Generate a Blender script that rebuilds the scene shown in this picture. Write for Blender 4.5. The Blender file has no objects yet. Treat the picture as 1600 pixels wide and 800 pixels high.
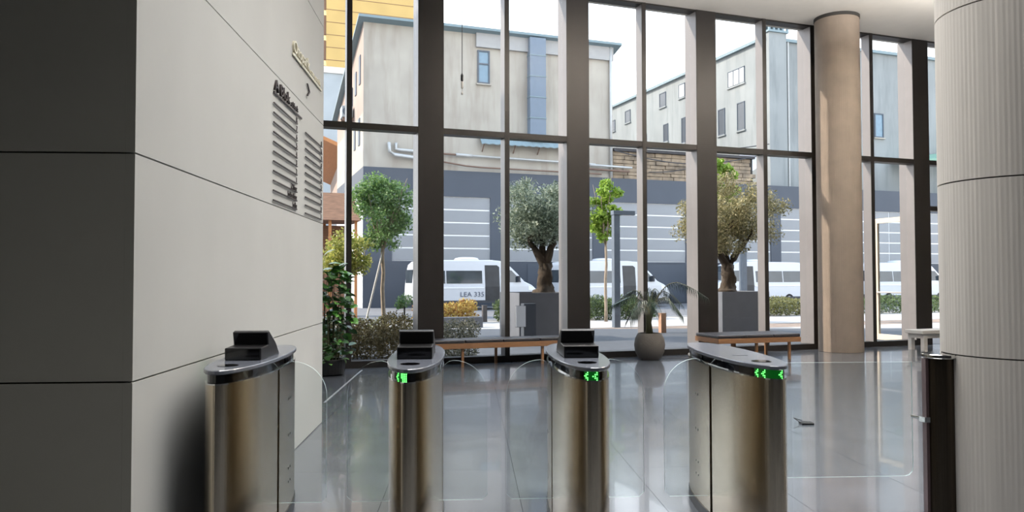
import bpy, bmesh, math, random
import numpy as np
from mathutils import Matrix, Vector, Euler
C = bpy.context.scene.collection
SC = bpy.context.scene
rng = np.random.default_rng(7); random.seed(7)

# ------------------------------------------------------------------ camera
EYE = 1.45; PITCH = math.atan(34/1200)
cam = bpy.data.objects.new('camera', bpy.data.cameras.new('camera')); C.objects.link(cam)
cam.data.sensor_width = 36; cam.data.lens = 27.0; cam.data.clip_end = 600; cam.data.clip_start = .05
cam.matrix_world = Matrix.Translation((0, 0, EYE)) @ Matrix.Rotation(math.pi/2+PITCH, 4, 'X') @ Matrix.Rotation(-0.002, 4, 'Z')
SC.camera = cam
# ------------------------------------------------------------------ sky, sun, exposure
SUN_EL = math.radians(37); SUN_H = Vector((-.9925, .122)).normalized()
w = bpy.data.worlds.new('sky'); SC.world = w; w.use_nodes = True
nt = w.node_tree; bg = nt.nodes['Background']
# thin bright haze: white at the horizon, pale blue overhead, the same all round
tcw = nt.nodes.new('ShaderNodeTexCoord'); sep = nt.nodes.new('ShaderNodeSeparateXYZ'); rpw = nt.nodes.new('ShaderNodeValToRGB')
nt.links.new(tcw.outputs['Generated'], sep.inputs[0]); nt.links.new(sep.outputs['Z'], rpw.inputs[0])
rpw.color_ramp.elements[0].position = 0.0; rpw.color_ramp.elements[0].color = (1.0, .985, .95, 1)
rpw.color_ramp.elements[1].position = .85; rpw.color_ramp.elements[1].color = (.56, .72, .95, 1)
nt.links.new(rpw.outputs[0], bg.inputs[0]); bg.inputs[1].default_value = 2.3
sun = bpy.data.objects.new('sun', bpy.data.lights.new('sun', 'SUN')); C.objects.link(sun)
sun.data.energy = 5.0; sun.data.angle = math.radians(.6); sun.data.color = (1, .86, .70)
sd = Vector((SUN_H.x*math.cos(SUN_EL), SUN_H.y*math.cos(SUN_EL), math.sin(SUN_EL)))
sun.rotation_euler = sd.to_track_quat('Z', 'Y').to_euler()
SC.view_settings.view_transform = 'Standard'; SC.view_settings.look = 'None'
SC.view_settings.gamma = 1; SC.view_settings.use_curve_mapping = False
SC.view_settings.exposure = 0.45
FILL_A, FILL_B, FILL_C, FILL_UP = 140, 345, 80, 840     # watts of the added fill panels and of each added uplight
SC.cycles.max_bounces = 10; SC.cycles.diffuse_bounces = 5; SC.cycles.glossy_bounces = 5
SC.cycles.transparent_max_bounces = 24; SC.cycles.sample_clamp_indirect = 6
SC.cycles.use_denoising = True; SC.cycles.caustics_reflective = False

# ------------------------------------------------------------------ helpers
def s2l(c):
    return tuple((x/255/12.92 if x <= 10 else ((x/255+.055)/1.055)**2.4) for x in c)
def mat(name, rgb, rough=.6, metal=0., var=.12, scale=4., bump=0., bscale=40., spec=.5, stretch=(1, 1, 1), coat=0., dirt=None):
    m = bpy.data.materials.new(name); m.use_nodes = True; n = m.node_tree; b = n.nodes['Principled BSDF']
    col = s2l(rgb)
    b.inputs['Roughness'].default_value = rough; b.inputs['Metallic'].default_value = metal
    b.inputs['Specular IOR Level'].default_value = spec; b.inputs['Coat Weight'].default_value = coat
    tc = n.nodes.new('ShaderNodeTexCoord'); mp = n.nodes.new('ShaderNodeMapping'); mp.inputs['Scale'].default_value = stretch
    n.links.new(tc.outputs['Object'], mp.inputs[0])
    nz = n.nodes.new('ShaderNodeTexNoise'); nz.inputs['Scale'].default_value = scale; nz.inputs['Detail'].default_value = 5
    n.links.new(mp.outputs[0], nz.inputs['Vector'])
    rp = n.nodes.new('ShaderNodeValToRGB')
    rp.color_ramp.elements[0].position = .3; rp.color_ramp.elements[1].position = .7
    d = dirt and s2l(dirt) or tuple(x*(1-var) for x in col)
    rp.color_ramp.elements[0].color = (*d, 1); rp.color_ramp.elements[1].color = (*[min(1, x*(1+var)) for x in col], 1)
    n.links.new(nz.outputs[0], rp.inputs[0]); n.links.new(rp.outputs[0], b.inputs['Base Color'])
    if bump:
        n2 = n.nodes.new('ShaderNodeTexNoise'); n2.inputs['Scale'].default_value = bscale; n2.inputs['Detail'].default_value = 4
        n.links.new(mp.outputs[0], n2.inputs['Vector'])
        bp = n.nodes.new('ShaderNodeBump'); bp.inputs['Strength'].default_value = bump; bp.inputs['Distance'].default_value = .02
        n.links.new(n2.outputs[0], bp.inputs['Height']); n.links.new(bp.outputs[0], b.inputs['Normal'])
    return m
def mat_ribbed(name, rgb, axis, period=.03, var=.05):
    m = mat(name, rgb, .75, var=var, scale=.9); n = m.node_tree; b = n.nodes['Principled BSDF']
    tc = n.nodes.new('ShaderNodeTexCoord'); wv = n.nodes.new('ShaderNodeTexWave'); wv.bands_direction = axis
    wv.inputs['Scale'].default_value = .314/period; wv.inputs['Distortion'].default_value = .3; wv.inputs['Detail'].default_value = 1
    n.links.new(tc.outputs['Object'], wv.inputs['Vector'])
    bp = n.nodes.new('ShaderNodeBump'); bp.inputs['Strength'].default_value = .25; bp.inputs['Distance'].default_value = .003
    n.links.new(wv.outputs['Fac'], bp.inputs['Height']); n.links.new(bp.outputs[0], b.inputs['Normal'])
    return m
def mat_leaf(name, c1, c2, trans=.35, rough=.5):
    m = bpy.data.materials.new(name); m.use_nodes = True; n = m.node_tree; b = n.nodes['Principled BSDF']; out = n.nodes['Material Output']
    at = n.nodes.new('ShaderNodeAttribute'); at.attribute_name = 'tint'
    rp = n.nodes.new('ShaderNodeValToRGB'); rp.color_ramp.elements[0].color = (*s2l(c1), 1); rp.color_ramp.elements[1].color = (*s2l(c2), 1)
    n.links.new(at.outputs['Fac'], rp.inputs[0]); n.links.new(rp.outputs[0], b.inputs['Base Color']); b.inputs['Roughness'].default_value = rough
    tr = n.nodes.new('ShaderNodeBsdfTranslucent'); n.links.new(rp.outputs[0], tr.inputs[0])
    mx = n.nodes.new('ShaderNodeMixShader'); mx.inputs[0].default_value = trans
    n.links.new(b.outputs[0], mx.inputs[1]); n.links.new(tr.outputs[0], mx.inputs[2]); n.links.new(mx.outputs[0], out.inputs[0])
    return m
def mat_glass(name, tint=(.93, .96, .97), ior=1.4, fac=1.0):
    m = bpy.data.materials.new(name); m.use_nodes = True; n = m.node_tree; out = n.nodes['Material Output']
    n.nodes.remove(n.nodes['Principled BSDF'])
    t = n.nodes.new('ShaderNodeBsdfTransparent'); t.inputs[0].default_value = (*tint, 1)
    g = n.nodes.new('ShaderNodeBsdfGlossy'); g.inputs['Roughness'].default_value = 0.0
    lw = n.nodes.new('ShaderNodeLayerWeight'); lw.inputs[0].default_value = .5          # Schlick reflectance, the same for both faces of a pane
    pw = n.nodes.new('ShaderNodeMath'); pw.operation = 'POWER'; pw.inputs[1].default_value = 5; n.links.new(lw.outputs['Facing'], pw.inputs[0])
    r0 = ((ior-1)/(ior+1))**2
    mu = n.nodes.new('ShaderNodeMath'); mu.operation = 'MULTIPLY_ADD'; mu.inputs[1].default_value = (1-r0)*fac; mu.inputs[2].default_value = r0*fac; n.links.new(pw.outputs[0], mu.inputs[0])
    mx = n.nodes.new('ShaderNodeMixShader'); n.links.new(mu.outputs[0], mx.inputs[0])
    n.links.new(t.outputs[0], mx.inputs[1]); n.links.new(g.outputs[0], mx.inputs[2]); n.links.new(mx.outputs[0], out.inputs[0])
    return m
def mat_emit(name, rgb, s):
    m = bpy.data.materials.new(name); m.use_nodes = True; b = m.node_tree.nodes['Principled BSDF']
    b.inputs['Base Color'].default_value = (*[x*.3 for x in rgb], 1)
    b.inputs['Emission Color'].default_value = (*rgb, 1); b.inputs['Emission Strength'].default_value = s
    return m

class MB:
    def __init__(self): self.v = []; self.f = []; self.m = []
    def add(self, vs, fs, mi=0):
        k = len(self.v); self.v += [tuple(p) for p in vs]; self.f += [tuple(i+k for i in f) for f in fs]; self.m += [mi]*len(fs); return self
    def box(self, x0, x1, y0, y1, z0, z1, mi=0, M=None):
        vs = [(x, y, z) for z in (z0, z1) for y in (y0, y1) for x in (x0, x1)]
        if M is not None: vs = [M @ Vector(p) for p in vs]
        return self.add(vs, [(0, 2, 3, 1), (4, 5, 7, 6), (0, 1, 5, 4), (2, 6, 7, 3), (0, 4, 6, 2), (1, 3, 7, 5)], mi)
    def prism(self, poly, z0, z1, mi=0, side=None, M=None):
        n = len(poly); vs = [(x, y, z0) for x, y in poly]+[(x, y, z1) for x, y in poly]
        if M is not None: vs = [M @ Vector(p) for p in vs]
        self.add(vs, [tuple(range(n))[::-1], tuple(range(n, 2*n))], mi)
        k = len(self.v)-2*n
        fs = [(k+i, k+(i+1) % n, k+n+(i+1) % n, k+n+i) for i in range(n)]
        self.f += fs; self.m += [mi if side is None else side]*n; return self
    def loft(self, rings, mi=0, cap=True):
        n = len(rings[0]); k = len(self.v)
        for r in rings: self.v += [tuple(p) for p in r]
        for j in range(len(rings)-1):
            for i in range(n):
                self.f.append((k+j*n+i, k+j*n+(i+1) % n, k+(j+1)*n+(i+1) % n, k+(j+1)*n+i)); self.m.append(mi)
        if cap:
            self.f.append(tuple(k+i for i in range(n))[::-1]); self.m.append(mi)
            self.f.append(tuple(k+(len(rings)-1)*n+i for i in range(n))); self.m.append(mi)
        return self
    def lathe(self, prof, n=32, mi=0, c=(0, 0), cap=True):
        return self.loft([[(c[0]+r*math.cos(2*math.pi*i/n), c[1]+r*math.sin(2*math.pi*i/n), z) for i in range(n)] for r, z in prof], mi, cap)
    def tube(self, pts, rad, n=6, mi=0):
        pts = [Vector(p) for p in pts]; rad = rad if hasattr(rad, '__len__') else [rad]*len(pts); rings = []
        for i, p in enumerate(pts):
            t = (pts[min(i+1, len(pts)-1)]-pts[max(i-1, 0)]).normalized()
            a = t.orthogonal().normalized() if abs(t.z) > .9 else t.cross(Vector((0, 0, 1))).normalized()
            if abs(t.z) > .9: a = (Vector((1, 0, 0))-t*t.x).normalized()
            b = t.cross(a)
            rings.append([p+(a*math.cos(2*math.pi*k/n)+b*math.sin(2*math.pi*k/n))*rad[i] for k in range(n)])
        return self.loft(rings, mi)
    def mesh(self, name, mats, smooth=False):
        me = bpy.data.meshes.new(name); me.from_pydata(self.v, [], self.f)
        for m in (mats if isinstance(mats, (list, tuple)) else [mats]): me.materials.append(m)
        me.polygons.foreach_set('material_index', self.m)
        if smooth: me.polygons.foreach_set('use_smooth', [True]*len(me.polygons))
        me.update(); return me
    def build(self, name, mats, parent=None, smooth=False, bevel=0., loc=None, rz=0.):
        o = bpy.data.objects.new(name, self.mesh(name, mats, smooth)); return place(o, parent, bevel, loc, rz, smooth)
def place(o, parent=None, bevel=0., loc=None, rz=0., smooth=False):
    C.objects.link(o)
    if parent is not None: o.parent = parent
    if loc is not None: o.location = loc
    if rz: o.rotation_euler.z = rz
    if bevel:
        b = o.modifiers.new('bevel', 'BEVEL'); b.width = bevel; b.segments = 2; b.limit_method = 'ANGLE'; b.angle_limit = math.radians(40)
    return o
def tag(o, label=None, cat=None, group=None, kind=None):
    if label: o['label'] = label
    if cat: o['category'] = cat
    if group: o['group'] = group
    if kind: o['kind'] = kind
    return o
def empty(name, loc=(0, 0, 0), rz=0., **k):
    o = bpy.data.objects.new(name, None); C.objects.link(o); o.location = loc; o.rotation_euler.z = rz; o.empty_display_size = .2
    return tag(o, **k)
def share(name, me, parent, loc=(0, 0, 0), rot=(0, 0, 0), sc=None, bevel=0.):
    o = bpy.data.objects.new(name, me); C.objects.link(o); o.parent = parent; o.location = loc; o.rotation_euler = rot
    if sc is not None: o.scale = sc
    if bevel:
        b = o.modifiers.new('bevel', 'BEVEL'); b.width = bevel; b.segments = 2; b.limit_method = 'ANGLE'
    return o
def copy_tree(o, parent=None):
    c = o.copy(); C.objects.link(c)
    if parent is not None: c.parent = parent
    for ch in list(o.children): copy_tree(ch, c)
    return c
def text(name, s, size, m, parent, M, ext=.004, align='LEFT', width=None):
    cu = bpy.data.curves.new(name, 'FONT'); cu.body = s; cu.size = size; cu.extrude = ext; cu.align_x = align; cu.resolution_u = 3
    o = bpy.data.objects.new(name, cu); C.objects.link(o); bpy.context.view_layer.update()
    me = bpy.data.meshes.new_from_object(o); bpy.data.objects.remove(o)
    xs = [v.co.x for v in me.vertices]; k = 1
    if width and xs: k = width/max(1e-4, max(xs)-min(xs))
    if k != 1: me.transform(Matrix.Diagonal((k, 1, 1, 1)))
    me.materials.append(m); t = bpy.data.objects.new(name, me); C.objects.link(t); t.parent = parent; t.matrix_local = M; t['kind'] = 'stuff'
    return t
def ray(px, py):
    u = (px-800)/1200; v = (400-py)/1200; r = .002
    u, v = u*math.cos(r)+v*math.sin(r), -u*math.sin(r)+v*math.cos(r)
    d = Vector((u, math.cos(PITCH)-v*math.sin(PITCH), math.sin(PITCH)+v*math.cos(PITCH))); return d/d.y
def at(px, py, Y): return Vector((0, 0, EYE))+ray(px, py)*Y
GA = math.atan(.36); DX = Vector((math.cos(GA), math.sin(GA), 0)); DN = Vector((-math.sin(GA), math.cos(GA), 0))   # along the glazing, and outwards
def leaves(name, parent, blobs, n, size, m, shell=.55, droop=0., kind='stuff', aspect=.4):
    """n small leaf blades scattered through ellipsoid clumps (cx,cy,cz,rx,ry,rz)"""
    B = np.array(blobs, float); wgt = (B[:, 3]*B[:, 4]*B[:, 5])**.67; idx = rng.choice(len(B), n, p=wgt/wgt.sum())
    d = rng.normal(size=(n, 3)); d /= np.linalg.norm(d, axis=1)[:, None]
    r = shell+(1-shell)*rng.random(n); r = np.where(rng.random(n) < .25, rng.random(n), r)
    p = B[idx, :3]+d*B[idx, 3:]*r[:, None]
    t = rng.normal(size=(n, 3)); t[:, 2] -= droop; t /= np.linalg.norm(t, axis=1)[:, None]
    s = np.cross(t, rng.normal(size=(n, 3))); s /= np.linalg.norm(s, axis=1)[:, None]+1e-9
    L = size*(.65+.7*rng.random(n))[:, None]; W = L*aspect*.5; up = np.cross(t, s)
    v = np.empty((n, 4, 3)); v[:, 0] = p-t*L*.5; v[:, 1] = p+s*W+up*L*.06; v[:, 2] = p+t*L*.5; v[:, 3] = p-s*W+up*L*.06
    me = bpy.data.meshes.new(name); me.vertices.add(n*4); me.vertices.foreach_set('co', v.ravel())
    me.loops.add(n*4); me.loops.foreach_set('vertex_index', np.arange(n*4, dtype=np.int32))
    me.polygons.add(n); me.polygons.foreach_set('loop_start', np.arange(0, n*4, 4, dtype=np.int32))
    a = me.attributes.new('tint', 'FLOAT', 'POINT'); a.data.foreach_set('value', np.repeat(rng.random(n), 4).astype(np.float32))
    me.materials.append(m); me.update(calc_edges=True)
    o = bpy.data.objects.new(name, me); C.objects.link(o)
    if parent is not None: o.parent = parent
    if kind and parent is not None: o['kind'] = kind
    return o

# ------------------------------------------------------------------ materials
M = {}
M['clad_right'] = mat_ribbed('clad_right', (189, 189, 185), 'Y', .034)
M['clad_front'] = mat_ribbed('clad_front', (176, 173, 160), 'X', .034)
M['joint'] = mat('joint', (48, 46, 44), .9)
M['column'] = mat('column', (206, 200, 192), .8, var=.08, scale=2.5, stretch=(6, 6, .3))
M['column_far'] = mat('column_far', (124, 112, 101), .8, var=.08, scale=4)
M['ceiling'] = mat('ceiling', (234, 229, 221), .9, var=.02)
M['plaster'] = mat('plaster', (120, 116, 106), .85, var=.06)
M['backwall'] = mat('backwall', (92, 88, 78), .8, var=.15)
M['tile'] = mat('tile', (96, 100, 107), .16, var=.18, scale=2.2, spec=1.0, bump=.012, bscale=9, coat=.35)
M['grout'] = mat('grout', (76, 79, 84), .7)
M['frame'] = mat('frame', (92, 88, 86), .42, metal=.55, var=.05)
M['frame_dark'] = mat('frame_dark', (40, 37, 36), .45, metal=.5, var=.05)
M['frame_side'] = mat('frame_side', (130, 126, 126), .4, metal=.3, var=.03)
M['glass'] = mat_glass('glass', (.975, .985, .99), 1.4, .25)
M['flap_glass'] = mat_glass('flap_glass', (.96, .98, .98), 1.45, 1.0)
M['glass_edge'] = mat('glass_edge', (205, 222, 220), .15, var=.03, spec=.8)
def steel():
    m = mat('steel', (206, 193, 172), .2, metal=1., var=.07, scale=3, stretch=(60, 60, .8), bump=.05, bscale=14)
    return m
M['steel'] = steel()
M['chrome'] = mat('chrome', (215, 215, 212), .12, metal=1., var=.03)
M['cap'] = mat('cap', (104, 108, 118), .2, var=.04, spec=1.0)
M['black'] = mat('black', (14, 14, 16), .35, var=.1)
M['black_gloss'] = mat('black_gloss', (8, 8, 10), .08, var=.05, spec=.6)
M['led'] = mat_emit('led', (.10, 1., .12), 5.0)
M['led_glow'] = mat_emit('led_glow', (.0, .30, .02), .12)
M['brass'] = mat('brass', (232, 224, 200), .35, metal=.6, var=.05)
M['sign_dark'] = mat('sign_dark', (62, 54, 54), .5, metal=.3)
M['cushion'] = mat('cushion', (40, 38, 42), .42, var=.08, bump=.05, bscale=60)
M['wood'] = mat('wood', (126, 90, 60), .5, var=.15, scale=6, stretch=(1, 8, 8))
M['pot'] = mat('pot', (74, 70, 66), .85, var=.1, bump=.2, bscale=40)
M['soil'] = mat('soil', (48, 38, 30), .95, var=.3, bump=.5)
M['white_paint'] = mat('white_paint', (214, 208, 200), .5, var=.03)
M['cream_frame'] = mat('cream_frame', (226, 210, 190), .45, var=.03)
M['facade'] = mat('facade', (172, 167, 157), .9, var=.05, scale=.5, dirt=(159, 153, 144), bump=.05)
def weather(m, rgb, amt):
    n = m.node_tree; b = n.nodes['Principled BSDF']; src = b.inputs['Base Color'].links[0].from_socket
    tc = n.nodes.new('ShaderNodeTexCoord'); mp = n.nodes.new('ShaderNodeMapping'); mp.inputs['Scale'].default_value = (1.1, 1.1, .16); n.links.new(tc.outputs['Object'], mp.inputs[0])
    nz = n.nodes.new('ShaderNodeTexNoise'); nz.inputs['Scale'].default_value = 1.3; nz.inputs['Detail'].default_value = 8; nz.inputs['Roughness'].default_value = .65; n.links.new(mp.outputs[0], nz.inputs['Vector'])
    rp = n.nodes.new('ShaderNodeValToRGB'); rp.color_ramp.elements[0].position = .48; rp.color_ramp.elements[1].position = .72
    rp.color_ramp.elements[0].color = (0, 0, 0, 1); rp.color_ramp.elements[1].color = (amt, amt, amt, 1); n.links.new(nz.outputs[0], rp.inputs[0])
    mx = n.nodes.new('ShaderNodeMix'); mx.data_type = 'RGBA'; n.links.new(rp.outputs[0], mx.inputs[0]); n.links.new(src, mx.inputs[6]); mx.inputs[7].default_value = (*s2l(rgb), 1)
    n.links.new(mx.outputs[2], b.inputs['Base Color'])
weather(M['facade'], (130, 118, 104), .5)
M['facade_pink'] = mat('facade_pink', (158, 142, 132), .9, var=.12, scale=.6)
M['facade_cool'] = mat('facade_cool', (165, 172, 176), .9, var=.12, scale=.25, bump=.05)
M['facade_long'] = mat('facade_long', (138, 143, 144), .9, var=.14, scale=.25, bump=.05)
weather(M['facade_long'], (108, 114, 116), .7)
M['eave'] = mat('eave', (120, 138, 145), .6, var=.06)
M['duct'] = mat('duct', (108, 122, 138), .5, var=.06)
M['win_blue'] = mat('win_blue', (100, 130, 150), .1, var=.08, spec=.8)
M['win_dark'] = mat('win_dark', (74, 78, 84), .12, var=.1, spec=.8)
M['win_frame'] = mat('win_frame', (72, 82, 94), .5, var=.05)
M['podium'] = mat('podium', (76, 82, 92), .7, var=.05, scale=.8)
M['podium_low'] = mat('podium_low', (68, 74, 84), .6, var=.12, scale=.5)
M['panel'] = mat('panel', (142, 145, 149), .55, var=.05, scale=.7)
M['reveal'] = mat('reveal', (238, 240, 242), .6, var=.02)
M['stone'] = mat('stone', (150, 134, 114), .95, var=.25, scale=2., bump=.4, bscale=6, dirt=(112, 102, 90))
M['roof_dark'] = mat('roof_dark', (66, 64, 66), .8, var=.15)
M['teal'] = mat('teal', (66, 150, 160), .6, var=.05)
M['green_metal'] = mat('green_metal', (120, 158, 140), .6, var=.05)
M['pipe'] = mat('pipe', (186, 188, 188), .5, metal=.2, var=.06)
M['pipe_rust'] = mat('pipe_rust', (118, 96, 84), .7, var=.15)
M['yellow_tower'] = mat('yellow_tower', (192, 162, 102), .8, var=.08, scale=.3)
M['brown_post'] = mat('brown_post', (120, 92, 74), .8)
M['orange_wood'] = mat('orange_wood', (184, 124, 76), .7, var=.1, scale=1, stretch=(1, 8, 8))
M['thatch'] = mat('thatch', (132, 98, 76), .95, var=.3, scale=3, stretch=(1, 1, 12), bump=.5, bscale=8)
M['paving'] = mat('paving', (168, 164, 160), .85, var=.10, scale=.8, bump=.1, bscale=20)
M['gravel'] = mat('gravel', (140, 122, 108), .95, var=.25, scale=6, bump=.4, bscale=60)
M['asphalt'] = mat('asphalt', (104, 104, 106), .9, var=.12, scale=2, bump=.15, bscale=60)
M['bark'] = mat('bark', (70, 60, 50), .95, var=.35, scale=9, bump=.8, bscale=14, stretch=(1, 1, .4))
M['bark_light'] = mat('bark_light', (158, 142, 124), .9, var=.2, scale=9)
M['olive'] = mat_leaf('olive', (92, 108, 88), (178, 190, 170), .3)
M['olive_sunlit'] = mat_leaf('olive_sunlit', (104, 104, 64), (196, 184, 140), .3)  # olive leaves with yellow sunlight put into the colour
M['leaf_green'] = mat_leaf('leaf_green', (70, 106, 58), (150, 182, 112), .4)
M['leaf_lime'] = mat_leaf('leaf_lime', (112, 146, 46), (176, 200, 92), .45)
M['leaf_yellow'] = mat_leaf('leaf_yellow', (120, 132, 60), (200, 196, 110), .45)
M['hedge_brown'] = mat_leaf('hedge_brown', (78, 70, 46), (140, 124, 84), .25, .9)
M['hedge_green'] = mat_leaf('hedge_green', (48, 66, 40), (118, 136, 82), .3)
M['hedge_olive'] = mat_leaf('hedge_olive', (92, 96, 56), (150, 148, 96), .3)
M['autumn'] = mat_leaf('autumn', (142, 92, 48), (206, 186, 104), .25, .8)
M['blossom'] = mat_leaf('blossom', (72, 78, 58), (160, 156, 138), .2, .9)
M['plant'] = mat('plant', (92, 146, 66), .35, var=.25, scale=6)
M['plant_dark'] = mat('plant_dark', (56, 92, 44), .4, var=.3, scale=8)
M['palm'] = mat('palm', (30, 48, 38), .45, var=.2, scale=8)
M['palm_stem'] = mat('palm_stem', (74, 76, 52), .6, var=.2)
M['planter'] = mat('planter', (114, 116, 122), .4, metal=.35, var=.06)
M['bollard'] = mat('bollard', (96, 92, 92), .5, metal=.2)
M['bollard_sunlit'] = mat('bollard_sunlit', (176, 138, 112), .6)  # bollard colour with warm sunlight put into it
M['lamp_grey'] = mat('lamp_grey', (98, 108, 120), .5, metal=.2)
M['van'] = mat('van', (204, 206, 210), .25, var=.02, spec=.6, coat=.3)
M['van_glass'] = mat('van_glass', (58, 66, 72), .06, var=.25, scale=1.2, spec=.9)
M['van_door'] = mat('van_door', (44, 46, 50), .3, var=.3, scale=2)
M['van_trim'] = mat('van_trim', (58, 60, 66), .6)
M['tyre'] = mat('tyre', (24, 24, 26), .9)
M['tail_red'] = mat('tail_red', (190, 60, 56), .3)
M['plate_txt'] = mat('plate_txt', (90, 96, 112), .6)
M['poster'] = mat('poster', (222, 226, 234), .5, var=.02)
M['cable'] = mat('cable', (58, 58, 62), .7)

# ------------------------------------------------------------------ room shell
W0 = Vector((-1.65, 3.35, 0)); W1 = Vector((-1.915, 7.77, 0)); WA = math.atan2((W1-W0).y, (W1-W0).x)   # clad wall beside the gates
AX = Vector((-.0539, .99855, 0)); LX = Vector((.99855, .0539, 0))                                         # gate direction and its lateral
CEIL = 6.58
fl = MB().box(-9, 15.5, -8.5, 22, -.3, -.012).build('floor', M['grout']); tag(fl, kind='structure')
# floor tiles: large polished slabs, laid along the clad wall
tw, tl, gap = .9, 1.2, .0013
tm = MB().box(-tw/2+gap, tw/2-gap, -tl/2+gap, tl/2-gap, -.011, 0).mesh('tile', M['tile'])
cnt = 0; rest = MB()
for j in range(-1, 15):
    for i in range(-9, 17):
        q = Vector((-1.66, 3.36, 0))+LX*(tw*(i+.5))+AX*(tl*(j+.5)+((i % 2)*.0))
        gy = 13.3+.36*q.x
        if q.y > gy-.5: continue
        if q.y-.6 < 3.3 and q.x < -1.6: continue
        if abs(q.x) > q.y*.74+1.2 or q.y < 3.4 or cnt >= 290:
            A = q; rest.box(-tw/2+gap, tw/2-gap, -tl/2+gap, tl/2-gap, -.011, 0, M=Matrix.Translation(q) @ Matrix.Rotation(math.atan2(LX.y, LX.x), 4, 'Z')); continue
        share('tile', tm, fl, q, (0, 0, math.atan2(LX.y, LX.x))); cnt += 1
# slabs behind the viewer and the cut course along the glazing: one joined part
rest.box(-9, 15.5, -8.5, 1.9, -.011, 0)
for i in range(-8, 18):
    x0, x1 = i*.9, i*.9+.892
    rest.prism([(x0, 12.2+.36*x0), (x1, 12.2+.36*x1), (x1, 13.3+.36*x1), (x0, 13.3+.36*x0)], -.0115, -.0008)
tag(rest.build('tile_field', M['tile'], fl), kind='stuff')
tag(MB().prism([(-9, -8.5), (15.5, -8.5), (15.5, 13.7+.36*15.5), (-9, 13.7-.36*9)], CEIL, CEIL+.5).build('ceiling', M['ceiling']), kind='structure')
wb = tag(MB().box(-9, 15.5, -8.8, -8.5, 0, CEIL).build('wall_back', M['backwall']), kind='structure')
r_ = random.Random(8); x = -8.8; bm_ = [mat('back_dark', (34, 32, 30), .6), mat('back_brown', (84, 66, 46), .6), mat('back_grey', (84, 82, 78), .8), mat('back_black', (18, 18, 18), .5)]  # unseen panels in mixed tones, added to stripe the steel's reflections
while x < 15:
    w_ = r_.uniform(.5, 1.6); MB().box(x, x+w_-.03, -8.5, -8.44, .02, 4.4).build('panel', bm_[r_.choice([0, 0, 1, 2, 3, 3])], wb); x += w_
tag(MB().box(15.5, 15.8, -8.5, 19, 0, CEIL).build('wall_right', M['plaster']), kind='structure')
tag(MB().box(-9.3, -9, -8.5, 10.4, 0, CEIL).build('wall_far_left', M['plaster']), kind='structure')
sp0, sp1 = Vector((-2.19, 9.0, 0)), Vector((-2.37, 12.15, 0)); sdir = (sp1-sp0).normalized()
tag(MB().box(0, (sp1-sp0).length, -.012, .012, -.0012, .0025).build('trim_1', mat('inlay', (214, 216, 216), .3, metal=.6), None, loc=sp0, rz=math.atan2(sdir.y, sdir.x)), kind='structure')
# clad wall block: local x along the right face, local y into the block
wl = tag(empty('wall_left', W0, WA), kind='structure')
LEN = (W1-W0).length
core = MB().box(.04, LEN-.02, .04, 5.2, 0, CEIL).build('core', M['joint'], wl)
for k in range(7):
    z0, z1 = k+.004, min(k+.996, CEIL)
    q = MB().box(.0, LEN, 0, .04, z0, z1); q.m[4] = 1; q.build('panel', [M['clad_right'], M['clad_front']], wl)
    MB().box(.0, .04, .0405, 5.2, z0-.0, z1).build('panel', M['clad_front'], wl)
    MB().box(LEN-.02, LEN, .0405, 5.2, z0, z1).build('panel', M['clad_front'], wl)

def fluted(name, c, R, zs, m, ribs, amp, seed):
    t = tag(empty(name, (c[0], c[1], 0)), kind='structure')
    r_ = random.Random(seed); n = ribs*2; rad = [R-(amp if i % 2 else 0)*r_.uniform(.3, 1) for i in range(n)]
    MB().lathe([(R-.012, zs[0]), (R-.012, zs[-1])], 64).build('core', M['joint'], t)
    for a, b in zip(zs[:-1], zs[1:]):
        MB().loft([[(rad[i]*math.cos(2*math.pi*i/n), rad[i]*math.sin(2*math.pi*i/n), z) for i in range(n)] for z in (a+.004, b-.004)]).build('panel', m, t)
    return t
RB = .42; eb = Vector((.5555, 1, 0)).normalized(); ce = Vector((2.61, 4.7, 0))+Vector((eb.y, -eb.x, 0))*RB
fluted('column', ce, RB, [0, 1, 2, 3, 4, 5, 6, CEIL], M['column'], 104, .0019, 1)
c1 = Vector((6.44, 15.08, 0))
fluted('column', c1, .415, [0, CEIL-.06], M['column_far'], 70, .002, 2)
MB().lathe([(.425, CEIL-.06), (.425, CEIL-.001)], 48).build('collar', M['joint'], bpy.data.objects['column.001'])

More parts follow.
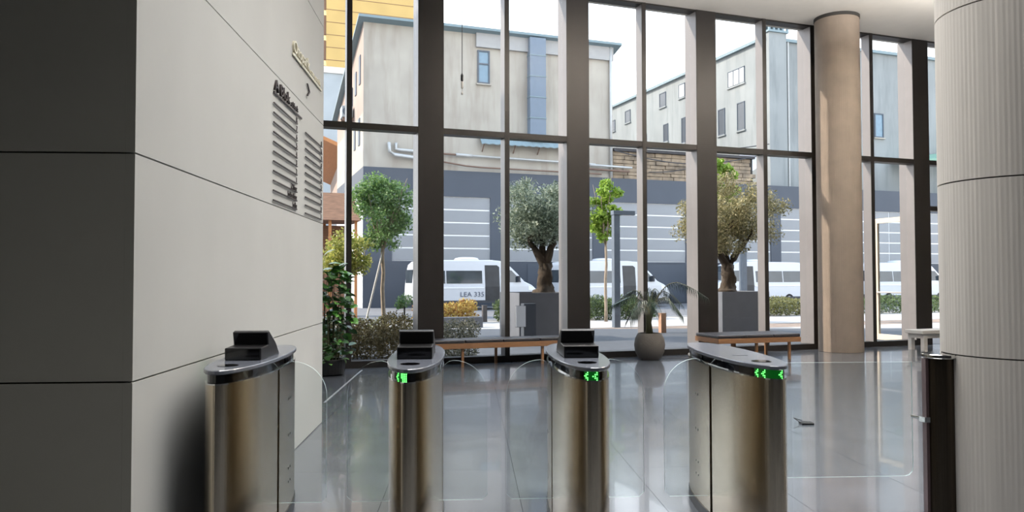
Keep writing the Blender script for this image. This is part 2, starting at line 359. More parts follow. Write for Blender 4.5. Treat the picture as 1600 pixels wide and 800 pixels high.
# ------------------------------------------------------------------ curtain wall
P0 = 1.268; PITCHG = 2.706; GO = Vector((0, 13.3, 0)); ZT = 3.927
def gl(x, y, z=0): return GO+DX*x+DN*y+Vector((0, 0, z))
wn = 0
for k in range(-4, 6):
    wn += 1
    t = tag(empty('window_%d' % wn, gl(P0+PITCHG*k, 0), GA), kind='structure')
    pl = MB().box(-.215, .215, .012, .40, 0, CEIL).build('pilaster', M['frame_side'], t)
    MB().box(-.22, .22, 0, .012, 0, CEIL).build('cover_plate', M['frame_dark'], pl)
    door_bay = (k == 3)
    half = PITCHG/2
    ml = MB().box(half-.041, half+.041, .012, .23, 2.93 if door_bay else 0, CEIL).build('mullion', M['frame_side'], t)
    MB().box(half-.043, half+.043, 0, .012, 2.93 if door_bay else 0, CEIL).build('cover_plate', M['frame_dark'], ml)
    for a, b in ((.22, half-.043), (half+.043, PITCHG-.22)):
        MB().box(a, b, .01, .22, ZT-.05, ZT+.05).build('transom', M['frame_dark'], t)
        MB().box(a, b, .01, .22, CEIL-.03, CEIL).build('head_rail', M['frame_dark'], t)
        if door_bay:
            MB().box(a, b, .01, .22, 2.88, 2.98).build('door_head', M['frame_dark'], t)
            MB().box(a, b, .10, .118, 2.98, ZT-.05).build('pane', M['glass'], t)
        else:
            MB().box(a, b, .0, .22, 0, .11).build('base_rail', M['frame_dark'], t)
            MB().box(a, b, .205, .22, .11, ZT-.05).build('pane', M['glass'], t)
        MB().box(a, b, .205, .22, ZT+.05, CEIL-.03).build('pane', M['glass'], t)
# open entrance leaf, hinged outside the pilaster and swung out
dr = tag(empty('door_1', gl(P0+PITCHG*3+.13, .42), GA+math.pi/2), kind='structure')
for a in ((0, .10, 0, 2.80), (.93, 1.03, 0, 2.80), (.10, .93, 2.68, 2.80), (.10, .93, 0, .14)):
    MB().box(a[0], a[1], -.03, .03, a[2]+.01, a[3]).build('stile' if a[1]-a[0] < .2 else 'rail', M['cream_frame'], dr)
MB().box(.10, .93, -.006, .006, .14, 2.68).build('pane', M['glass'], dr)
hd = MB(); hd.tube([(.12, .09, 1.1), (.98, .09, 1.1)], .016, 8); hd.tube([(.2, .0, 1.1), (.2, .09, 1.1)], .01, 6); hd.tube([(.97, .0, 1.1), (.97, .09, 1.1)], .01, 6)
hd.build('handle', M['white_paint'], dr, smooth=True)
# fixed entrance leaf in the same bay
d2 = tag(empty('door_2', gl(P0+PITCHG*3+1.353, .1), GA), kind='structure')
for a in ((0, .09, 0, 2.88), (1.04, 1.13, 0, 2.88), (.09, 1.04, 2.78, 2.88), (.09, 1.04, 0, .14)):
    MB().box(a[0], a[1], -.03, .03, a[2]+.01, a[3]).build('stile' if a[1]-a[0] < .2 else 'rail', M['frame_dark'], d2)
MB().box(.09, 1.04, -.006, .006, .14, 2.78).build('pane', M['glass'], d2)

# ------------------------------------------------------------------ added fill lamps, unseen overhead (broad panels, each light belongs to its panel)
def fill_panel(x, y, lx, ly, watt, label):
    t = empty('fill_light', (x, y, CEIL), GA, label=label, cat='light', group='added ceiling fill panels')
    for q in ((-lx/2-.05, lx/2+.05, -ly/2-.05, -ly/2), (-lx/2-.05, lx/2+.05, ly/2, ly/2+.05), (-lx/2-.05, -lx/2, -ly/2, ly/2), (lx/2, lx/2+.05, -ly/2, ly/2)):
        MB().box(*q, -.05, -.001).build('frame', M['white_paint'], t)
    MB().box(-lx/2, lx/2, -ly/2, ly/2, -.012, -.001).build('diffuser', M['white_paint'], t)
    l = bpy.data.objects.new('lamp', bpy.data.lights.new('lamp', 'AREA')); C.objects.link(l); l.parent = t
    l.data.shape = 'RECTANGLE'; l.data.size = lx; l.data.size_y = ly; l.data.spread = math.radians(116); l.data.energy = watt; l.data.color = (1, .985, .965); l.location = (0, 0, -.03)
fill_panel(3.2, 10.6, 8.0, 3.0, FILL_A, 'broad added fill panel under the ceiling nearest the tall glazing')
for ux, uy, lab in ((8.3, 11.6, 'long added uplight, unseen behind the ribbed column'), (3.6, 10.3, 'long added uplight, unseen high over the middle of the lobby')):
    t = empty('fill_uplight', (ux, uy, CEIL), GA, label=lab, cat='light')  # uplight added out of view to brighten the ceiling
    MB().box(-1.6, 1.6, -.3, .3, -.78, -.70).build('body', M['white_paint'], t, bevel=.01)
    for x in (-1.4, 1.4): MB().tube([(x, 0, -.70), (x, 0, 0)], .008, 6).build('rod', M['chrome'], t)
    l = bpy.data.objects.new('lamp', bpy.data.lights.new('lamp', 'AREA')); C.objects.link(l); l.parent = t; l.rotation_euler = (math.pi, 0, 0)
    l.data.shape = 'RECTANGLE'; l.data.size = 3.0; l.data.size_y = .5; l.data.energy = FILL_UP; l.data.color = (1, .96, .9); l.location = (0, 0, -.68)
fill_panel(2.4, 5.4, 6.4, 4.0, FILL_B, 'added fill panel, unseen over the speed gates')
fill_panel(.5, -2.5, 5.0, 2.0, FILL_C, 'added fill panel at the unseen back of the lobby')

# ------------------------------------------------------------------ speed gates
def superell(a, b, n=56, e=2.15):
    out = []
    for i in range(n):
        th = 2*math.pi*i/n; c, s = math.cos(th), math.sin(th)
        out.append((a*math.copysign(abs(c)**(2/e), c), b*math.copysign(abs(s)**(2/e), s)))
    return out
HB, HL = .148, .715
def ring(a, b, z): return [(x, y, z) for x, y in superell(a, b)]
def band_point(phi, z, off=.0):
    e = 2.15; c, s = math.cos(phi), math.sin(phi)
    a, b = HB-.010+off, HL-.012+off
    return Vector((a*math.copysign(abs(c)**(2/e), c), b*math.copysign(abs(s)**(2/e), s), z))
DOTS = {'<': ['0010', '0110', '1100', '0110', '0010'], '>': ['0100', '0110', '0011', '0110', '0100'], '8': ['1110', '1111', '1101', '1111', '1110'], ' ': ['0000']*5, 'b': ['1111', '1111', '1111', '0111', '0111']}
def glass_flap(t, side, length, z0=.15, z1=.965, yo=.0, name='glass_flap'):
    x0 = HB*.9; x1 = x0+length; r = min(.20, length*.75)
    prof = [(x0, z0), (x1-.03, z0), (x1, z0+.03)]
    prof += [(x1-r+r*math.cos(a), z1-r+r*math.sin(a)) for a in [math.pi/2*i/10 for i in range(11)]]
    prof += [(x1-r-(x1-r-x0)*q, z1-.055*q**2) for q in (.35, .7, 1)]
    prof = [(side*x, z) for x, z in prof]
    if side < 0: prof = prof[::-1]
    mb = MB(); n = len(prof); th = .006
    vs = [(x, yo-th, z) for x, z in prof]+[(x, yo+th, z) for x, z in prof]
    mb.add(vs, [tuple(range(n)), tuple(range(n, 2*n))[::-1]], 0)
    mb.add(vs, [(i, n+i, n+(i+1) % n, (i+1) % n) for i in range(n)], 1)
    return mb.build(name, [M['flap_glass'], M['glass_edge']], t)
def make_gate(lat, label, reader=True, led=('<', 'b'), phi0=-1.75, flaps=(1, 1), fl=.275):
    c = LX*lat+AX*4.55
    t = empty('turnstile', (c.x, c.y, 0), math.atan2(LX.y, LX.x), label=label, cat='turnstile', group='row of speed gates')
    MB().loft([ring(HB+.006, HL+.006, 0), ring(HB+.006, HL+.006, .06)]).build('base', M['black'], t)
    # steel skin in two sections with a seam
    pts = superell(HB, HL, 120); secs = [(-2, -.07), (-.066, 2)]
    for lo, hi in secs:
        left = [p for p in pts if lo*1 < p[1]-0 < hi and p[0] <= 0]; right = [p for p in pts if lo < p[1] < hi and p[0] > 0]
        poly = [p for p in pts if lo < p[1] < hi]
        poly.sort(key=lambda p: math.atan2(p[1]-(max(lo, -HL)+min(hi, HL))/2, p[0]))
        mb = MB().prism(poly, .06, .932)
        o = mb.build('body_panel', M['steel'], t, bevel=.0)
    MB().loft([ring(HB+.003, HL+.003, .927), ring(HB+.003, HL+.003, .934)]).build('rim', M['chrome'], t)
    MB().loft([ring(HB-.010, HL-.012, .93), ring(HB-.010, HL-.012, .979)]).build('band', M['black_gloss'], t, smooth=False)
    MB().loft([ring(HB+.004, HL+.004, .978), ring(HB+.009, HL+.009, .982), ring(HB+.009, HL+.009, .996), ring(HB+.005, HL+.005, 1.0)]).build('cap', M['cap'], t)
    # LED matrix: green dots on the near end of the dark band
    pan = MB(); rows = []
    cols = sum(len(DOTS[ch][0])+1 for ch in led)-1; dphi = .0
    dot = MB(); k = 0; step = .0098
    # walk along the band in arc length from phi0
    ph = phi0; posn = []
    for i in range(cols):
        posn.append(ph); d = 1e-3; sp = (band_point(ph+d, 0)-band_point(ph, 0)).length/d; ph += step/max(sp, .02)
    ci = 0
    for ch in led:
        for cc in range(len(DOTS[ch][0])):
            for rr in range(5):
                if DOTS[ch][rr][cc] == '1':
                    p = band_point(posn[ci], .972-.0092*rr, .0015); q = band_point(posn[ci]+.002, .972-.0092*rr, .0015); tx = (q-p).normalized(); nn = Vector((tx.y, -tx.x, 0))
                    dot.add([p+tx*.0032*math.cos(a)+Vector((0, 0, .0032*math.sin(a)))+nn*.001 for a in [math.pi/3*j for j in range(6)]], [tuple(range(6))])
            ci += 1
        ci += 1
    n = 14; pp = [posn[0]-.02+(posn[-1]+.04-posn[0])*i/n for i in range(n+1)]
    va = [band_point(p, .932, .0008) for p in pp]+[band_point(p, .977, .0008) for p in pp]
    scr = MB().add(va, [(i, i+1, n+2+i, n+1+i) for i in range(n)]).build('led_display', M['led_glow'], t)
    dot.build('led_dots', M['led'], scr)['kind'] = 'stuff'
    # small black slots in the band near the far end
    for s in (-1, 1):
        MB().box(s*(HB-.012)-.004, s*(HB-.012)+.004, .12, .20, .942, .972).build('sensor_window', M['black_gloss'], t)
    # oval lens set in the cap
    MB().loft([[(.052*math.cos(a)-.005, -.50+.055*math.sin(a), z) for a in [2*math.pi*i/28 for i in range(28)]] for z in (.9995, 1.0022)]).build('lens', M['black_gloss'], t)
    if reader:
        rd = MB()
        prof = [(-.26, 1.0), (-.26, 1.068), (-.10, 1.074), (-.122, 1.145), (-.09, 1.152), (.06, 1.075), (.15, 1.0)]
        rd.add([(-.098, y, z) for y, z in prof]+[(.098, y, z) for y, z in prof],
               [tuple(range(7))[::-1], tuple(range(7, 14))]+[(i, (i+1) % 7, 7+(i+1) % 7, 7+i) for i in range(7)])
        r = rd.build('reader', M['black'], t, bevel=.005)
        MB().box(-.09, .09, -.2625, -.2595, 1.006, 1.062).build('reader_window', M['black_gloss'], r)
        MB().box(-.09, .09, -.003, .003, -.032, .032, M=Matrix.Translation((0, -.1135, 1.109)) @ Matrix.Rotation(math.radians(17), 4, 'X')).build('reader_screen', M['black_gloss'], r)
    else:
        MB().box(-.055, .035, -.19, -.182, .9995, 1.0012).build('card_slot', M['black'], t)
    # glass flaps standing out of both sides
    for s, on in zip((-1, 1), flaps):
        if on: glass_flap(t, s, fl)
    # screw heads beside the seams
    sc = MB()
    for s in (-1, 1):
        for z in (.22, .30, .50, .72):
            for dy in (.20, .26):
                xx = s*(HB*(1-(dy/HL)**2.15)**(1/2.15)+.0005)
                sc.box(xx-.001, xx+.001, dy-.004, dy+.004, z-.007, z+.007)
    sc.build('screws', M['black'], t)['kind'] = 'stuff'
    return t
make_gate(-1.245, 'brushed steel turnstile with black reader, standing closest to the pale clad wall', True, ('<', ' '), phi0=-2.9, flaps=(0, 1))
make_gate(-.31, 'steel turnstile with black reader, second gate counted from the pale clad wall', True, ('<', 'b'), phi0=-1.98)
make_gate(.62, 'steel turnstile with black reader, third gate counted from the pale clad wall', True, ('<', '<'), phi0=-1.86)
make_gate(1.56, 'steel turnstile with bare flat cap and card slot, before the short wooden bench', False, ('<', '<', ' ', '<'), phi0=-2.13, flaps=(1, 0))

# end post of the wide lane, with its long glass leaf
pc = LX*2.765+AX*4.40
t = empty('gate_post', (pc.x, pc.y, 0), math.atan2(LX.y, LX.x), label='slim dark round steel gate post with silver cap before the ribbed column', cat='gate post')
MB().lathe([(.085, 0), (.085, .975)], 40).build('body', mat('dark_steel', (70, 62, 52), .3, metal=.8, var=.1, stretch=(50, 50, .6)), t, smooth=False)
MB().lathe([(.10, .975), (.104, .98), (.104, .995), (.10, 1.0)], 40).build('cap', M['chrome'], t)
MB().box(-.103, -.085, -.02, .02, .0, .97).build('hinge_rail', mat('rail_mauve', (110, 92, 92), .4, metal=.5), t)
MB().box(-.118, -.084, -.028, .028, .60, .63).build('bracket', M['chrome'], t)
gp = MB(); x0, x1, z0, z1 = -.985, -.118, .26, .94; r = .05
prof = [(x0, z0), (x1-r, z0)]+[(x1-r+r*math.sin(a), z0+r-r*math.cos(a)) for a in (math.pi/6, math.pi/3, math.pi/2)]+[(x1, z1), (x0, z1)]
n = len(prof); vs = [(x, .095, z) for x, z in prof]+[(x, .105, z) for x, z in prof]
gp.add(vs, [tuple(range(n)), tuple(range(n, 2*n))[::-1]], 0).add(vs, [(i, n+i, n+(i+1) % n, (i+1) % n) for i in range(n)], 1)
gp.build('glass_leaf', [M['flap_glass'], M['glass_edge']], t)
MB().tube([(-.122, .1, .615), (-.10, .02, .615)], .009, 6).build('hinge_arm', M['chrome'], t)

# ------------------------------------------------------------------ wall directory
dW = (W1-W0).normalized(); nW = Vector((dW.y, -dW.x, 0))
SM = Matrix((( dW.x, 0, nW.x), (dW.y, 0, nW.y), (0, 1, 0))).to_4x4()
def wall_sign(name, y, z, **k):
    p = W0+dW*((y-3.35)/dW.y)+nW*.006; t = empty(name, (p.x, p.y, z), 0, **k); t.rotation_euler = SM.to_euler(); return t
T = lambda x, y, z=.004: Matrix.Translation((x, y, z))
def bar(t, x0, x1, y, th, m, name='rule'): return MB().box(x0, x1, y-th/2, y+th/2, 0, .008).build(name, m, t)
t = wall_sign('car_park_sign', 6.34, 3.33, label='pale metal car park lettering with a long underline high on the clad wall', cat='sign')
text('lettering', 'Otopark', .150, M['brass'], t, T(0, .012), .010, width=.64)
text('small_lettering', 'car park', .075, M['brass'], t, T(.69, .012), .006, width=.50)
bar(t, 0, 1.27, -.010, .022, M['brass'])
t = wall_sign('arrow_sign', 6.91, 3.16, label='dark chevron arrow under the pale car park lettering', cat='sign')
MB().add([(0, .055, 0), (.03, .055, 0), (.12, 0, 0), (.03, -.055, 0), (0, -.055, 0), (.085, 0, 0)]+[(0, .055, .01), (.03, .055, .01), (.12, 0, .01), (.03, -.055, .01), (0, -.055, .01), (.085, 0, .01)],
         [(6, 11, 8, 7), (11, 10, 9, 8), (0, 6, 7, 1), (1, 7, 8, 2), (2, 8, 9, 3), (3, 9, 10, 4), (4, 10, 11, 5), (5, 11, 6, 0)]).build('chevron', M['sign_dark'], t)
t = wall_sign('block_sign', 5.72, 2.85, label='dark lettering naming a building block above the ruled floor list', cat='sign')
text('lettering', 'A Blok', .125, M['sign_dark'], t, T(.015, .018), .008, width=.50)
text('small_lettering', 'a block', .07, M['sign_dark'], t, T(.56, .018), .005, width=.26)
bar(t, 0, .98, -.002, .014, M['sign_dark'])
t = wall_sign('floor_directory', 5.72, 2.035, label='column of dark ruled lines with floor names at the ends, under the block lettering', cat='sign')
names = ['Lobby', 'Lobby Floor', 'Z Floor', '1', '2', '3', '4', '5', '6', '7', 'R']
for i, s in enumerate(names):
    z = i*.0732; bar(t, 0, .81, z, .010, M['sign_dark'])
    text('floor_name', s, .062, M['sign_dark'], t, T(.80, z+.008), .003, 'RIGHT', width=(.05*len(s)*.6 if len(s) > 2 else None))
t = wall_sign('floor_directory', 6.86, 2.033, label='shorter column of dark ruled lines at the far edge of the clad wall', cat='sign')
for i in range(11):
    z = i*.0725; bar(t, 0, .78, z, .010, M['sign_dark'])
    text('floor_name', '12345678910'[i] if i < 9 else 'R', .062, M['sign_dark'], t, T(.775, z+.008), .003, 'RIGHT')

# ------------------------------------------------------------------ lobby furniture
def bench(name, o, rz, L, D, n, legs, **k):
    t = empty(name, o, rz, **k)
    fr = MB().box(0, L, 0, .03, .30, .385).box(0, L, D-.03, D, .30, .385).box(0, .03, .03, D-.03, .30, .385).box(L-.03, L, .03, D-.03, .30, .385).box(.03, L-.03, .03, D-.03, .35, .384)
    fr.build('frame', M['wood'], t, bevel=.003)
    for i in range(n):
        w_ = L/n; MB().box(i*w_+.006, (i+1)*w_-.006, .005, D-.005, .386, .445).build('cushion', M['cushion'], t, bevel=.018)
    for x, y in legs: MB().box(x-.02, x+.02, y-.02, y+.02, 0, .30).build('leg', M['wood'], t)
    return t
o = GO+DX*(-1.64)+DN*(-.50); bench('bench', (o.x, o.y, 0), GA, 2.62, .42, 4, [(.62, .05), (2.02, .05), (.1, .37), (2.5, .37), (1.3, .37)],
      label='long low wooden bench with black cushions against the glass behind the reader gates', cat='bench', group='cushioned wooden benches')
bench('bench', (3.56, 13.28, 0), math.atan(.29), 1.66, .80, 3, [(.30, .05), (.78, .05), (1.45, .05), (.3, .75), (.78, .75), (1.45, .75)],
      label='short deep wooden bench with black cushions beside the round lobby column', cat='bench', group='cushioned wooden benches')
t = empty('white_bench', (8.02, 15.05, 0), GA, label='white bench half hidden by the big ribbed column', cat='bench')
MB().box(0, 1.6, 0, .42, .33, .40).build('seat', M['white_paint'], t, bevel=.006)
for x in (.06, 1.45):
    for y in (.02, .32): MB().box(x, x+.09, y, y+.08, 0, .33).build('leg', M['white_paint'], t)
MB().box(.06, 1.54, .05, .37, .24, .33).build('apron', M['white_paint'], t)
# floor box
t = empty('floor_box', (2.90, 7.62, 0), 0, label='small dark lid on the floor right of the bare-capped turnstile', cat='floor box')
MB().box(-.06, .06, -.05, .05, 0, .02).build('lid', M['black'], t, bevel=.003)
MB().tube([(-.06, .02, .02), (-.1, .06, .05), (-.02, .05, .025)], .004, 5).build('pull', M['black'], t)

# potted palm
pp = Vector((2.43, 13.62, 0))
t = empty('potted_palm', pp, 0, label='arching palm in a round grey stone pot by the glazing', cat='plant')
MB().lathe([(.13, 0), (.20, .03), (.255, .14), (.272, .26), (.255, .37), (.215, .45), (.20, .468), (.175, .468), (.18, .43)], 40, cap=True).build('pot', M['pot'], t, smooth=True)
MB().lathe([(.185, .40), (.185, .435)], 24).build('soil', M['soil'], t)
def frond(az, reach, h, tip, nleaf=22, ll=.30, side0=.35, start=(0, 0)):
    mb = MB(); pts = []; ca, sa = math.cos(az), math.sin(az); N = 16
    for i in range(N+1):
        q = i/N; r = reach*(q**1.5); z = .43+(h-.43)*(1-(1-min(q/.62, 1))**2) if q < .62 else h-(h-tip)*((q-.62)/.38)**1.6
        pts.append(Vector((start[0]+ca*r, start[1]+sa*r, z)))
    mb.tube(pts, [.013-.010*i/N for i in range(N+1)], 5)
    for k in range(nleaf):
        q = side0+(1-side0)*k/(nleaf-1); f = q*N; i = min(int(f), N-1); p = pts[i].lerp(pts[i+1], f-i); tg = (pts[i+1]-pts[i]).normalized()
        sd_ = tg.cross(Vector((0, 0, 1))).normalized(); L = ll*(1-.55*abs(q-.6)/.5)
        for s in (-1, 1):
            d = (tg*.55+sd_*s*.75+Vector((0, 0, -.15))).normalized(); w_ = .0075; a = p; b = p+d*L*.55+Vector((0, 0, .0)); c = p+d*L*.85+Vector((0, 0, -L*.55))
            cr = d.cross(Vector((0, 0, 1))).normalized()*w_
            mb.add([a-cr*.4, a+cr*.4, b+cr, b-cr, c], [(0, 1, 2, 3), (3, 2, 4)], 1)
    return mb.build('frond', [M['palm_stem'], M['palm']], t)
for a in [(3.05, .62, 1.12, .98), (2.7, .55, 1.22, 1.05), (.08, 1.0, 1.36, 1.12), (.35, .62, 1.20, .98), (-.25, .55, 1.10, .80), (-1.2, .40, 1.02, .85), (1.5, .45, 1.2, 1.05), (-2.5, .48, 1.05, .85), (3.6, .42, .92, .72), (.9, .42, 1.25, 1.15)]:
    frond(*a)
st = MB()
for k in range(7):
    a = k*.9; st.tube([(.05*math.cos(a), .05*math.sin(a), .42), (.03*math.cos(a)-.02, .03*math.sin(a), .7), (.05*math.cos(a+.5)-.03, .05*math.sin(a+.5), .98)], [.022, .018, .008], 6)
st.build('stem', M['palm_stem'], t, smooth=True)

# leafy plant between the clad wall and the first mullion
pl0 = Vector((-2.74, 11.55, 0))
t = empty('leafy_plant', pl0, 0, label='tall bushy green plant with round glossy leaves at the end of the clad wall', cat='plant')
MB().lathe([(.16, 0), (.22, .02), (.24, .22), (.235, .24), (.20, .24), (.20, .2)], 28).build('pot', M['black'], t)
MB().lathe([(.2, .18), (.2, .2)], 20).build('soil', M['soil'], t)
st = MB()
for k in range(9):
    a = k*2.4; r = .05+.04*(k % 3); st.tube([(r*math.cos(a), r*math.sin(a), .18), (r*1.4*math.cos(a), r*1.4*math.sin(a), .8), (r*1.2*math.cos(a+.4), r*1.2*math.sin(a+.4), 1.5+.05*(k % 3))], [.012, .009, .004], 5)
st.build('stem', M['palm_stem'], t)
def leaf_mesh(nm, m):
    n = 6; vs = [(0, 0, 0)]
    for i in range(1, n):
        q = i/n; wd = .42*math.sin(math.pi*q**.8)**.8; vs += [(-wd, q, .10*math.sin(q*3)+.10*wd), (0, q, .10*math.sin(q*3)), (wd, q, .10*math.sin(q*3)+.10*wd)]
    vs.append((0, 1, -.02)); fs = [(0, 2, 1), (0, 3, 2)]
    for i in range(n-2):
        a = 1+3*i; fs += [(a, a+1, a+4, a+3), (a+1, a+2, a+5, a+4)]
    a = 1+3*(n-2); fs += [(a, a+1, len(vs)-1), (a+1, a+2, len(vs)-1)]
    return MB().add(vs, fs).mesh(nm, m, True)
lm = [leaf_mesh('leaf_a', M['plant']), leaf_mesh('leaf_b', M['plant_dark'])]
for k in range(285):
    q = k/285; z = .2+1.42*random.random()**.8; r = (.06+.24*random.random())*(1.15-.25*z/1.6); a = random.uniform(0, 6.28)
    top = z > 1.3
    sz = random.uniform(.12, .19) if top else random.uniform(.11, .17)
    share('leaf', lm[0 if (random.random() < .35+.3*top) else 1], t, (r*math.cos(a), r*math.sin(a)*.8, z), (random.uniform(-.9, .5), random.uniform(-.6, .6), a-1.57+random.uniform(-.7, .7)), (sz, sz, sz))
for (x, z, s, rx) in ((-.02, 1.78, .20, .5), (.05, 1.66, .22, -.1), (.22, 1.52, .24, -.2), (.18, 1.60, .18, .4), (-.05, 1.56, .2, .1)):
    share('leaf', lm[0], t, (x-.05, -.1, z), (rx, .15, -1.35), (s, s, s))

# thin cable with a hanging weight, in front of the second window
t = empty('hanging_cable', at(722, 0, 11.6).xy.to_3d()+Vector((0, 0, CEIL)), 0, label='thin dark cable with a small weight hanging before the upper glazing', cat='cable')
zb = at(722, 148, 11.6).z-CEIL
MB().tube([(0, 0, 0), (0, 0, zb+.3)], .006, 6).build('cord', M['cable'], t)
MB().lathe([(.006, zb+.33), (.022, zb+.30), (.022, zb+.22), (.008, zb+.2)], 12).build('sleeve', M['black'], t)
MB().lathe([(.018, zb+.20), (.018, zb+.10), (.005, zb+.09), (.005, zb+.04), (.016, zb+.03), (.014, zb)], 12).build('weight', M['white_paint'], t)

# ------------------------------------------------------------------ outdoor ground
tag(MB().box(-220, 220, .0, 320, -.9, -.27, M=Matrix.Translation(GO+DN*13.2) @ Matrix.Rotation(GA, 4, 'Z')).build('road', M['asphalt']), kind='structure')
GM = Matrix.Translation(GO) @ Matrix.Rotation(GA, 4, 'Z')
tag(MB().box(-60, 60, .41, 6.6, -.5, -.06, M=GM).build('pavement', M['paving']), kind='structure')
tag(MB().box(-60, 60, 6.6, 8.4, -.5, -.075, M=GM).build('gravel_strip', M['gravel']), kind='structure')
tag(MB().box(-60, 60, 8.4, 13.2, -.5, -.065, M=GM).build('sidewalk', M['paving']), kind='structure')
kb = tag(empty('kerb', GO+DN*13.2, GA), kind='structure')
km = MB().box(-.495, .495, 0, .15, -.27, -.04).mesh('kerb_stone', M['paving'])
for i in range(-12, 26): share('kerb_stone', km, kb, (i, 0, 0), bevel=.01)
# added wing, unseen left of the lobby, sized to shade the forecourt
wg = tag(empty('shade_wing', GO+DX*(-10.6), GA), kind='structure')
MB().box(-16, 0, .5, 6.2, -.3, 13.5).build('wall', M['plaster'], wg)
tag(MB().prism([(-25, -9), (16, -9), (16, 13.3+.36*16), (-25, 13.3-.36*25)], CEIL+.5, 13).build('wall_upper', M['plaster']), kind='structure')

# ------------------------------------------------------------------ planting and street furniture
def hedge(name, x0, x1, y0, y1, z1, n, size, m, seed=0, round_=.8, base=-.06, **k):
    """hedge running along the glazing direction, in glazing coordinates"""
    o = gl((x0+x1)/2, (y0+y1)/2); t = empty(name, (o.x, o.y, base), GA, **k)
    L = x1-x0; D = y1-y0; bl = []; r_ = random.Random(seed); nb = max(3, int(L/.45))
    for i in range(nb):
        x = -L/2+L*(i+.5)/nb; h = (z1-base)*r_.uniform(.88, 1.06)
        bl += [(x, r_.uniform(-.1, .1)*D, h*.68, L/nb*.75, D*.5, h*.34), (x, 0, h*.28, L/nb*.7, D*.5, h*.32)]
    leaves('foliage', t, bl, n, size, m)
    st = MB()
    for i in range(nb*2):
        x = r_.uniform(-L/2, L/2); y = r_.uniform(-.3, .3)*D; st.tube([(x, y, 0), (x+r_.uniform(-.1, .1), y, (z1-base)*.6)], [.012, .005], 4)
    st.build('stem', M['bark'], t)['kind'] = 'stuff'
    return t
hedge('hedge', -7, -1.55, .75, 2.1, .80, 34000, .055, M['hedge_brown'], 1, label='brownish clipped hedge close outside the glass by the leafy plant', cat='hedge')
hedge('hedge', -9, -.5, 4.0, 6.0, .62, 9000, .07, M['hedge_olive'], 2, label='yellow-green low hedge around the staked tree', cat='hedge')
hedge('flower_shrub', -1.1, -.3, .8, 1.6, .74, 5500, .05, M['blossom'], 3, label='grey-green shrub with white blossoms outside beside the cushioned bench', cat='shrub')
hedge('autumn_shrub', 1.1, 3.15, 11.9, 13.1, .72, 3600, .11, M['autumn'], 4, label='yellow and orange autumn shrub in front of the first white van', cat='shrub')
hedge('hedge', 3.95, 5.4, 11.9, 13.1, .72, 3600, .10, M['hedge_green'], 5, label='dense green hedge beside the grey bollard', cat='hedge')
hedge('hedge', 7.0, 10.0, 11.9, 13.1, .86, 7000, .09, M['hedge_green'], 6, label='long green hedge behind the potted palm', cat='hedge')
hedge('hedge', 14.6, 18.0, 11.9, 13.1, .72, 5000, .10, M['hedge_olive'], 7, label='olive green hedge before the reversed van', cat='hedge')
hedge('hedge', 18.8, 26, 11.9, 13.1, .75, 6000, .10, M['hedge_green'], 8, label='green hedge seen past the open entrance leaf', cat='hedge')
t = empty('low_wall', gl(1.0, 9.9), GA, label='low grey edging wall of the flower bed', cat='wall')
MB().box(0, 1.62, 0, .25, -.07, .26).build('stone_block', M['planter'], t, bevel=.01)
def bollard(px, py, m, label):
    p = Vector((0, 0, EYE))+ray(px, py)*((-.065-EYE)/ray(px, py).z); t = empty('bollard', (p.x, p.y, -.065), GA, label=label, cat='bollard')
    MB().box(-.075, .075, -.075, .075, 0, .55).build('post', m, t, bevel=.004); MB().box(-.08, .08, -.08, .08, .55, .575).build('cap', m, t)
bollard(757, 503, M['bollard'], 'grey square bollard beside the autumn shrub')
bollard(1035, 523, M['bollard_sunlit'], 'square bollard with warm sunlight in its colour behind the potted palm')
# planters with olive trees
def tree_skeleton(t, trunk, limbs, m):
    mb = MB(); mb.tube(trunk[0], trunk[1], 14)
    for i, v in enumerate(mb.v):
        j, a = divmod(i, 14); c = trunk[0][min(j, len(trunk[0])-1)]; k = 1+(.20*math.sin(a*1.35+j*.9)+.12*math.sin(a*2.7+j*1.7) if trunk[1][0] > .15 else 0)
        mb.v[i] = (c[0]+(v[0]-c[0])*k, c[1]+(v[1]-c[1])*k, v[2])
    for pts, r in limbs: mb.tube(pts, r, 7)
    return mb.build('trunk', m, t, smooth=True)
def wob(p, q, n, a, r_):
    p, q = Vector(p), Vector(q); return [p.lerp(q, i/n)+Vector((r_.uniform(-a, a), r_.uniform(-a, a), 0))*(1 if 0 < i < n else 0) for i in range(n+1)]
def crown(cx, cy, cz, rx, ry, rz, n, s, r_):
    out = []
    for _ in range(n):
        while True:
            d = Vector((r_.uniform(-1, 1), r_.uniform(-1, 1), r_.uniform(-1, 1)))
            if .15 < d.length < 1: break
        k = s*r_.uniform(.7, 1.3); out.append((cx+d.x*(rx-k*.6), cy+d.y*(ry-k*.6), cz+d.z*(rz-k*.6), k, k, k*.8))
    return out
def planter(px, Y, w_, h, label):
    p = at(px, 434, Y); t = empty('planter', (p.x, p.y, -.06), GA, label=label, cat='planter')
    for a in ((-w_/2, w_/2, -w_/2, -w_/2+.04), (-w_/2, w_/2, w_/2-.04, w_/2), (-w_/2, -w_/2+.04, -w_/2+.04, w_/2-.04), (w_/2-.04, w_/2, -w_/2+.04, w_/2-.04)):
        MB().box(*a, 0, h).build('side_panel', M['planter'], t, bevel=.004)
    MB().box(-w_/2+.04, w_/2-.04, -w_/2+.04, w_/2-.04, 0, h-.08).build('soil', M['soil'], t)
    return t, p
t, p1 = planter(838, 18.6, 1.40, 1.16, 'big square grey metal planter with the white poster stand before it')
t, p2 = planter(1139, 20.5, 1.45, 1.14, 'big square metal planter seen above the short bench')
